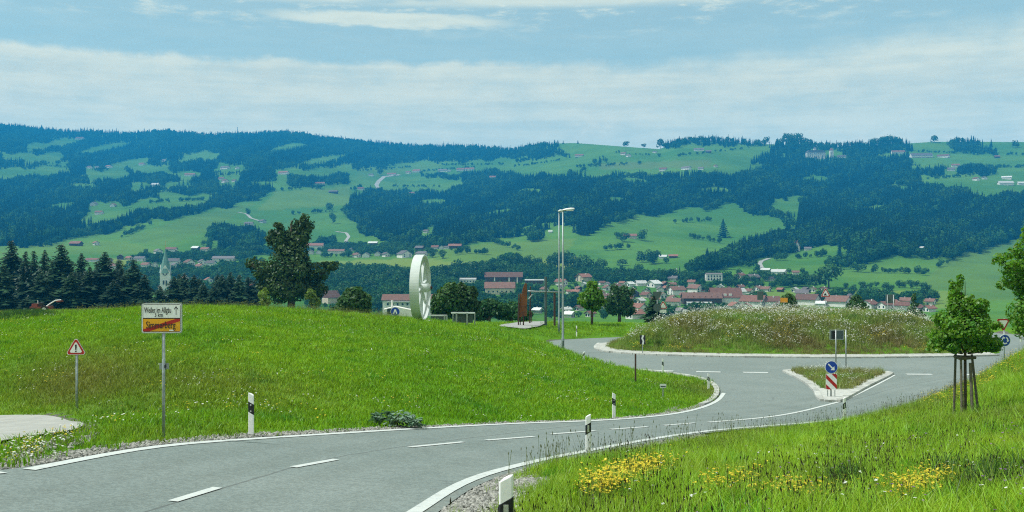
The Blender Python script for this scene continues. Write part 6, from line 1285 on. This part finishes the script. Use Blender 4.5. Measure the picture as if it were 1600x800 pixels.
# street lamps
def lamp(px, pyt, pyb, Y, label, headpx, rz, gz=None, r=.11):
    b0 = P(px, pyb, Y); zt = (400-pyt)/F*Y; b0.z = gz if gz is not None else h1(b0.x, Y); h = zt-b0.z; root = empty('street_lamp', b0, rz, label, 'street lamp', 'street lamps at the roundabout')
    MB().tube([(0, 0, -.3), (0, 0, 1.1), (0, 0, 1.15), (0, 0, h*.5), (0, 0, h)], [r*1.25, r*1.25, r, r*.8, r*.55], 12).build('pole', mt_lamp, root, True)
    MB().box((0, -r*1.25, .7), (.09, .03, .4)).build('hatch', mt_signback, root)
    MB().tube([(0, 0, h-.05), (.03, 0, h+.08), (.25, 0, h+.12)], .05, 8).build('arm', mt_lamp, root, True)
    L_ = headpx*Y/F; hd = MB(); prof = [(-.05, .05), (.0, .13), (.3, .21), (.65, .23), (.9, .17), (1.0, .04)]
    rings = []
    for t_, w in prof:
        x = t_*L_; rr = [(x, w*math.cos(a)*1.0, h+.14+.10*t_+w*.62*max(math.sin(a), -.35)) for a in np.linspace(0, 2*math.pi, 15)[:-1]]; k = len(hd.v); hd.v += [Vector(q) for q in rr]; rings.append(range(k, k+14))
    for r0, r1 in zip(rings, rings[1:]):
        for k in range(14): hd.f.append([r0[k], r1[k], r1[(k+1) % 14], r0[(k+1) % 14]])
    hd.f.append(list(rings[0])); hd.f.append(list(rings[-1])[::-1]); hd.build('lamp_head', mt_lamphead, root, True)
    MB().box((L_*.55, 0, h+.10), (L_*.62, .26, .05)).build('lamp_glass', mt_refl, root); return root
q = hitS(879.5, 545); lamp(879.5, 331, 545, 84, 'nearer street lamp with the long pale head over the road', 19, R(8), r=.10)
lamp(873.5, 333, 525, 102, 'further street lamp half hidden behind the nearer one', 9, R(-65), r=.095)

# big wheel
Y = 78; R0 = 51.5*Y/F; s = Y/F; cx = P(657, 449.5, Y); gz = h1(cx.x, Y); root = empty('wheel_monument', (cx.x, Y, gz), 0, 'giant pale iron flywheel standing upright on the meadow crest', 'monument')
a_ = R(84); Wd = .70; zc = cx.z-gz
MW = Matrix.Translation((0, 0, zc)) @ Matrix.Rotation(-(math.pi/2-a_)+0, 4, 'Z') @ Matrix.Rotation(R(90), 4, 'Y')      # local z becomes the axle
MB().lathe([(R0, -Wd/2), (R0, Wd/2), (R0-.10, Wd/2), (R0-.13, .07), (R0-.26, .06), (R0-.26, -.06), (R0-.13, -.07), (R0-.10, -Wd/2)], 72, MW, True).build('rim', mt_wheel, root)
hb_ = MB().lathe([(0, -.62), (.33, -.62), (.36, -.5), (.36, .5), (.33, .62), (.24, .66), (.24, .78), (0, .78)], 28, MW).build('hub', mt_wheel, root, True)
MB().lathe([(.13, .79), (.13, .9), (0, .9)], 14, MW).build('axle_end', mt_rustdark, hb_)
for k in range(8):
    M = MW @ Matrix.Rotation(R(45*k+12), 4, 'Z'); mb = MB(); n = 7
    for sg in (0, 1):
        pass
    sec = [(.15, .055), (.15, .055)]
    pts_ = []
    for i in range(n):
        t_ = i/(n-1); rr = .30+(R0-.26-.28)*t_; w = .26*(1-t_)+.17*t_; th_ = .06*(1-t_)+.04*t_; bx = .05*math.sin(t_*3.1)
        for x, z_ in ((-w*.5, -th_), (w*.5, -th_), (w*.5, th_), (-w*.5, th_)): mb.v.append(M @ Vector((rr, z_*1.2+bx, x*1.15)))
    for i in range(n-1):
        b_ = i*4
        for j in range(4): mb.f.append([b_+j, b_+4+j, b_+4+(j+1) % 4, b_+(j+1) % 4])
    mb.f.append([0, 1, 2, 3]); mb.f.append([4*n-1, 4*n-2, 4*n-3, 4*n-4]); o = mb.build('spoke', mt_wheel, root, False); bevel(o, .02, 1)
MB().box((0, 0, -.1), (1.6, 1.5, .5)).build('foundation', mt_kerb, root)

# rusty sculpture
Y = 106; s = Y/F; b0 = P(818, 509.5, Y); b0.z = h1(b0.x, Y)+.14; root = empty('rust_sculpture', b0, 0, 'tall rusty steel sculpture of leaning slabs on the gravel pad', 'sculpture')
def slab(pts_, y0, y1, mat, nm='slab'): o = MB().prism([(x*s*.82, z_*s) for x, z_ in pts_], y0, y1).build(nm, mat, root); bevel(o, .02, 1); return o
slab([(-8, 12), (-1, 14), (6, 14), (7, 40), (6.5, 64), (3, 66), (-1, 58), (-4, 48), (-7, 50), (-8, 30)], -.25, .1, mt_rust)
slab([(-11, -8), (-8.5, -8), (-8, 48), (-10, 49), (-11, 20)], -.5, -.2, mt_rustdark, 'narrow_slab'); slab([(-1.5, -3), (1, -3), (1, 16), (-1.5, 16)], -.3, .0, mt_rustdark, 'foot')
slab([(-7, -3), (-5.5, -3), (-5, 14), (-7, 14)], -.2, .1, mt_rustdark, 'foot'); slab([(11, 2), (14, 2), (14.5, 60), (12.5, 60)], 1.2, 1.5, mt_rustdark, 'rear_slab'); slab([(15.5, 3), (17, 3), (16, 20), (14, 20)], 1.0, 1.3, mt_rustdark, 'rear_foot')
MB().tube([(7*s, .6, 52.5*s), (66*s, 2.8, 49.5*s)], .085, 10).build('cross_pipe', mt_galv, root, True)
MB().tube([(35.5*s, 1.7, -2*s), (35.5*s, 1.7, 75*s)], .14, 8).build('pipe_post', mt_signback, root); MB().tube([(50*s, 2.3, -3*s), (50*s, 2.3, 52*s)], .11, 8).build('pipe_post', mt_rustdark, root)
MB().tube([(8*s, .7, 40*s), (14*s, 1.2, 47*s)], .06, 6).build('brace', mt_galv, root)
# board frames on the meadow
def board_frame(px0, px1, pyt, pyb, Y, label, low=False):
    s = Y/F; px = (px0+px1)/2; b0 = P(px, pyb, Y); b0.z = h1(b0.x, Y); h = (400-pyt)/F*Y-b0.z; w = (px1-px0)*s; root = empty('information_board', b0, R(-3), label, 'information board')
    if low: xs_ = (w/2-.2, w/2)
    else: xs_ = (-w/2+.45, w/2-.62)
    for x in xs_: MB().box((x, -.12, h/2-.2), (.13, .12, h+.35)).build('leg', mt_galv, root)
    if not low:
        for x in (-w/2+.08, w/2-.06): MB().box((x, .55, h/2-.1), (.10, .10, h)).build('rear_leg', mt_galv, root)
    MB().box((0, .02, h-.05), (w, .34 if not low else .14, .11)).build('top_rail', mt_wheel, root)
    MB().box((0, .16, h*.5), (w*.82, .05, h*.66)).build('panel', mt_signback, root)
board_frame(705, 742, 488, 503, 84, 'grey framed information board standing on the meadow past the wheel'); board_frame(670, 698.5, 492, 500, 88, 'lower grey board frame half hidden by the wheel', True)
# farm machine at the far field
Y = 108; b0 = P(68, 484, Y); b0.z = h1(b0.x, Y)+.02; s = Y/F; root = empty('farm_machine', b0, R(-8), 'old reddish farm machine with a pale raised arm in the mown field', 'farm machine'); root.scale = (.80, .80, .80)
def wheelm(x, y, r, nm='wheel'):
    w = MB().lathe([(r*.62, -.12), (r*.95, -.14), (r, -.08), (r, .08), (r*.95, .14), (r*.62, .12)], 20, Matrix.Translation((x, y, r)) @ FX, True).build(nm, mt_tyre, root); disc(r*.62, .14, Matrix.Translation((x, y-.0+.07, r)) @ FX, 16).build('rim', mt_signw, w)
wheelm(.55, -.7, .55); wheelm(.6, .7, .55); wheelm(-1.2, -.6, .42); wheelm(-1.2, .6, .42)
MB().box((-.3, 0, .75), (2.9, .7, .35)).box((-1.1, 0, 1.05), (.8, .6, .5)).build('chassis', mt_redm, root); MB().box((-.3, 0, 1.2), (.5, .5, .55)).build('seat', mt_black, root)
MB().tube([(.4, 0, .95), (1.0, 0, 1.35), (1.7, 0, 1.75), (2.5, 0, 1.85)], [.10, .09, .08, .05], 8).build('arm', mt_signw, root); MB().box((2.3, 0, 1.65), (.5, .9, .16)).build('rake_head', mt_redm, root)
MB().tube([(-.9, .2, 1.2), (-.95, .2, 1.75)], .04, 6).build('exhaust', mt_signw, root)

# ================================================================ haze
mh, t, o = newmat('haze'); v = N(t, 'ShaderNodeVolumePrincipled'); v.inputs['Color'].default_value = (.030, .44, 1.0, 1); v.inputs['Density'].default_value = .00016; v.inputs['Anisotropy'].default_value = .0
L(t, v.outputs[0], o.inputs['Volume'])
hz = MB().box((0, 4700, 290), (24000, 10400, 780)).build('haze', mh); tag(hz, 'thin bluish summer haze over the valley', kind='stuff')
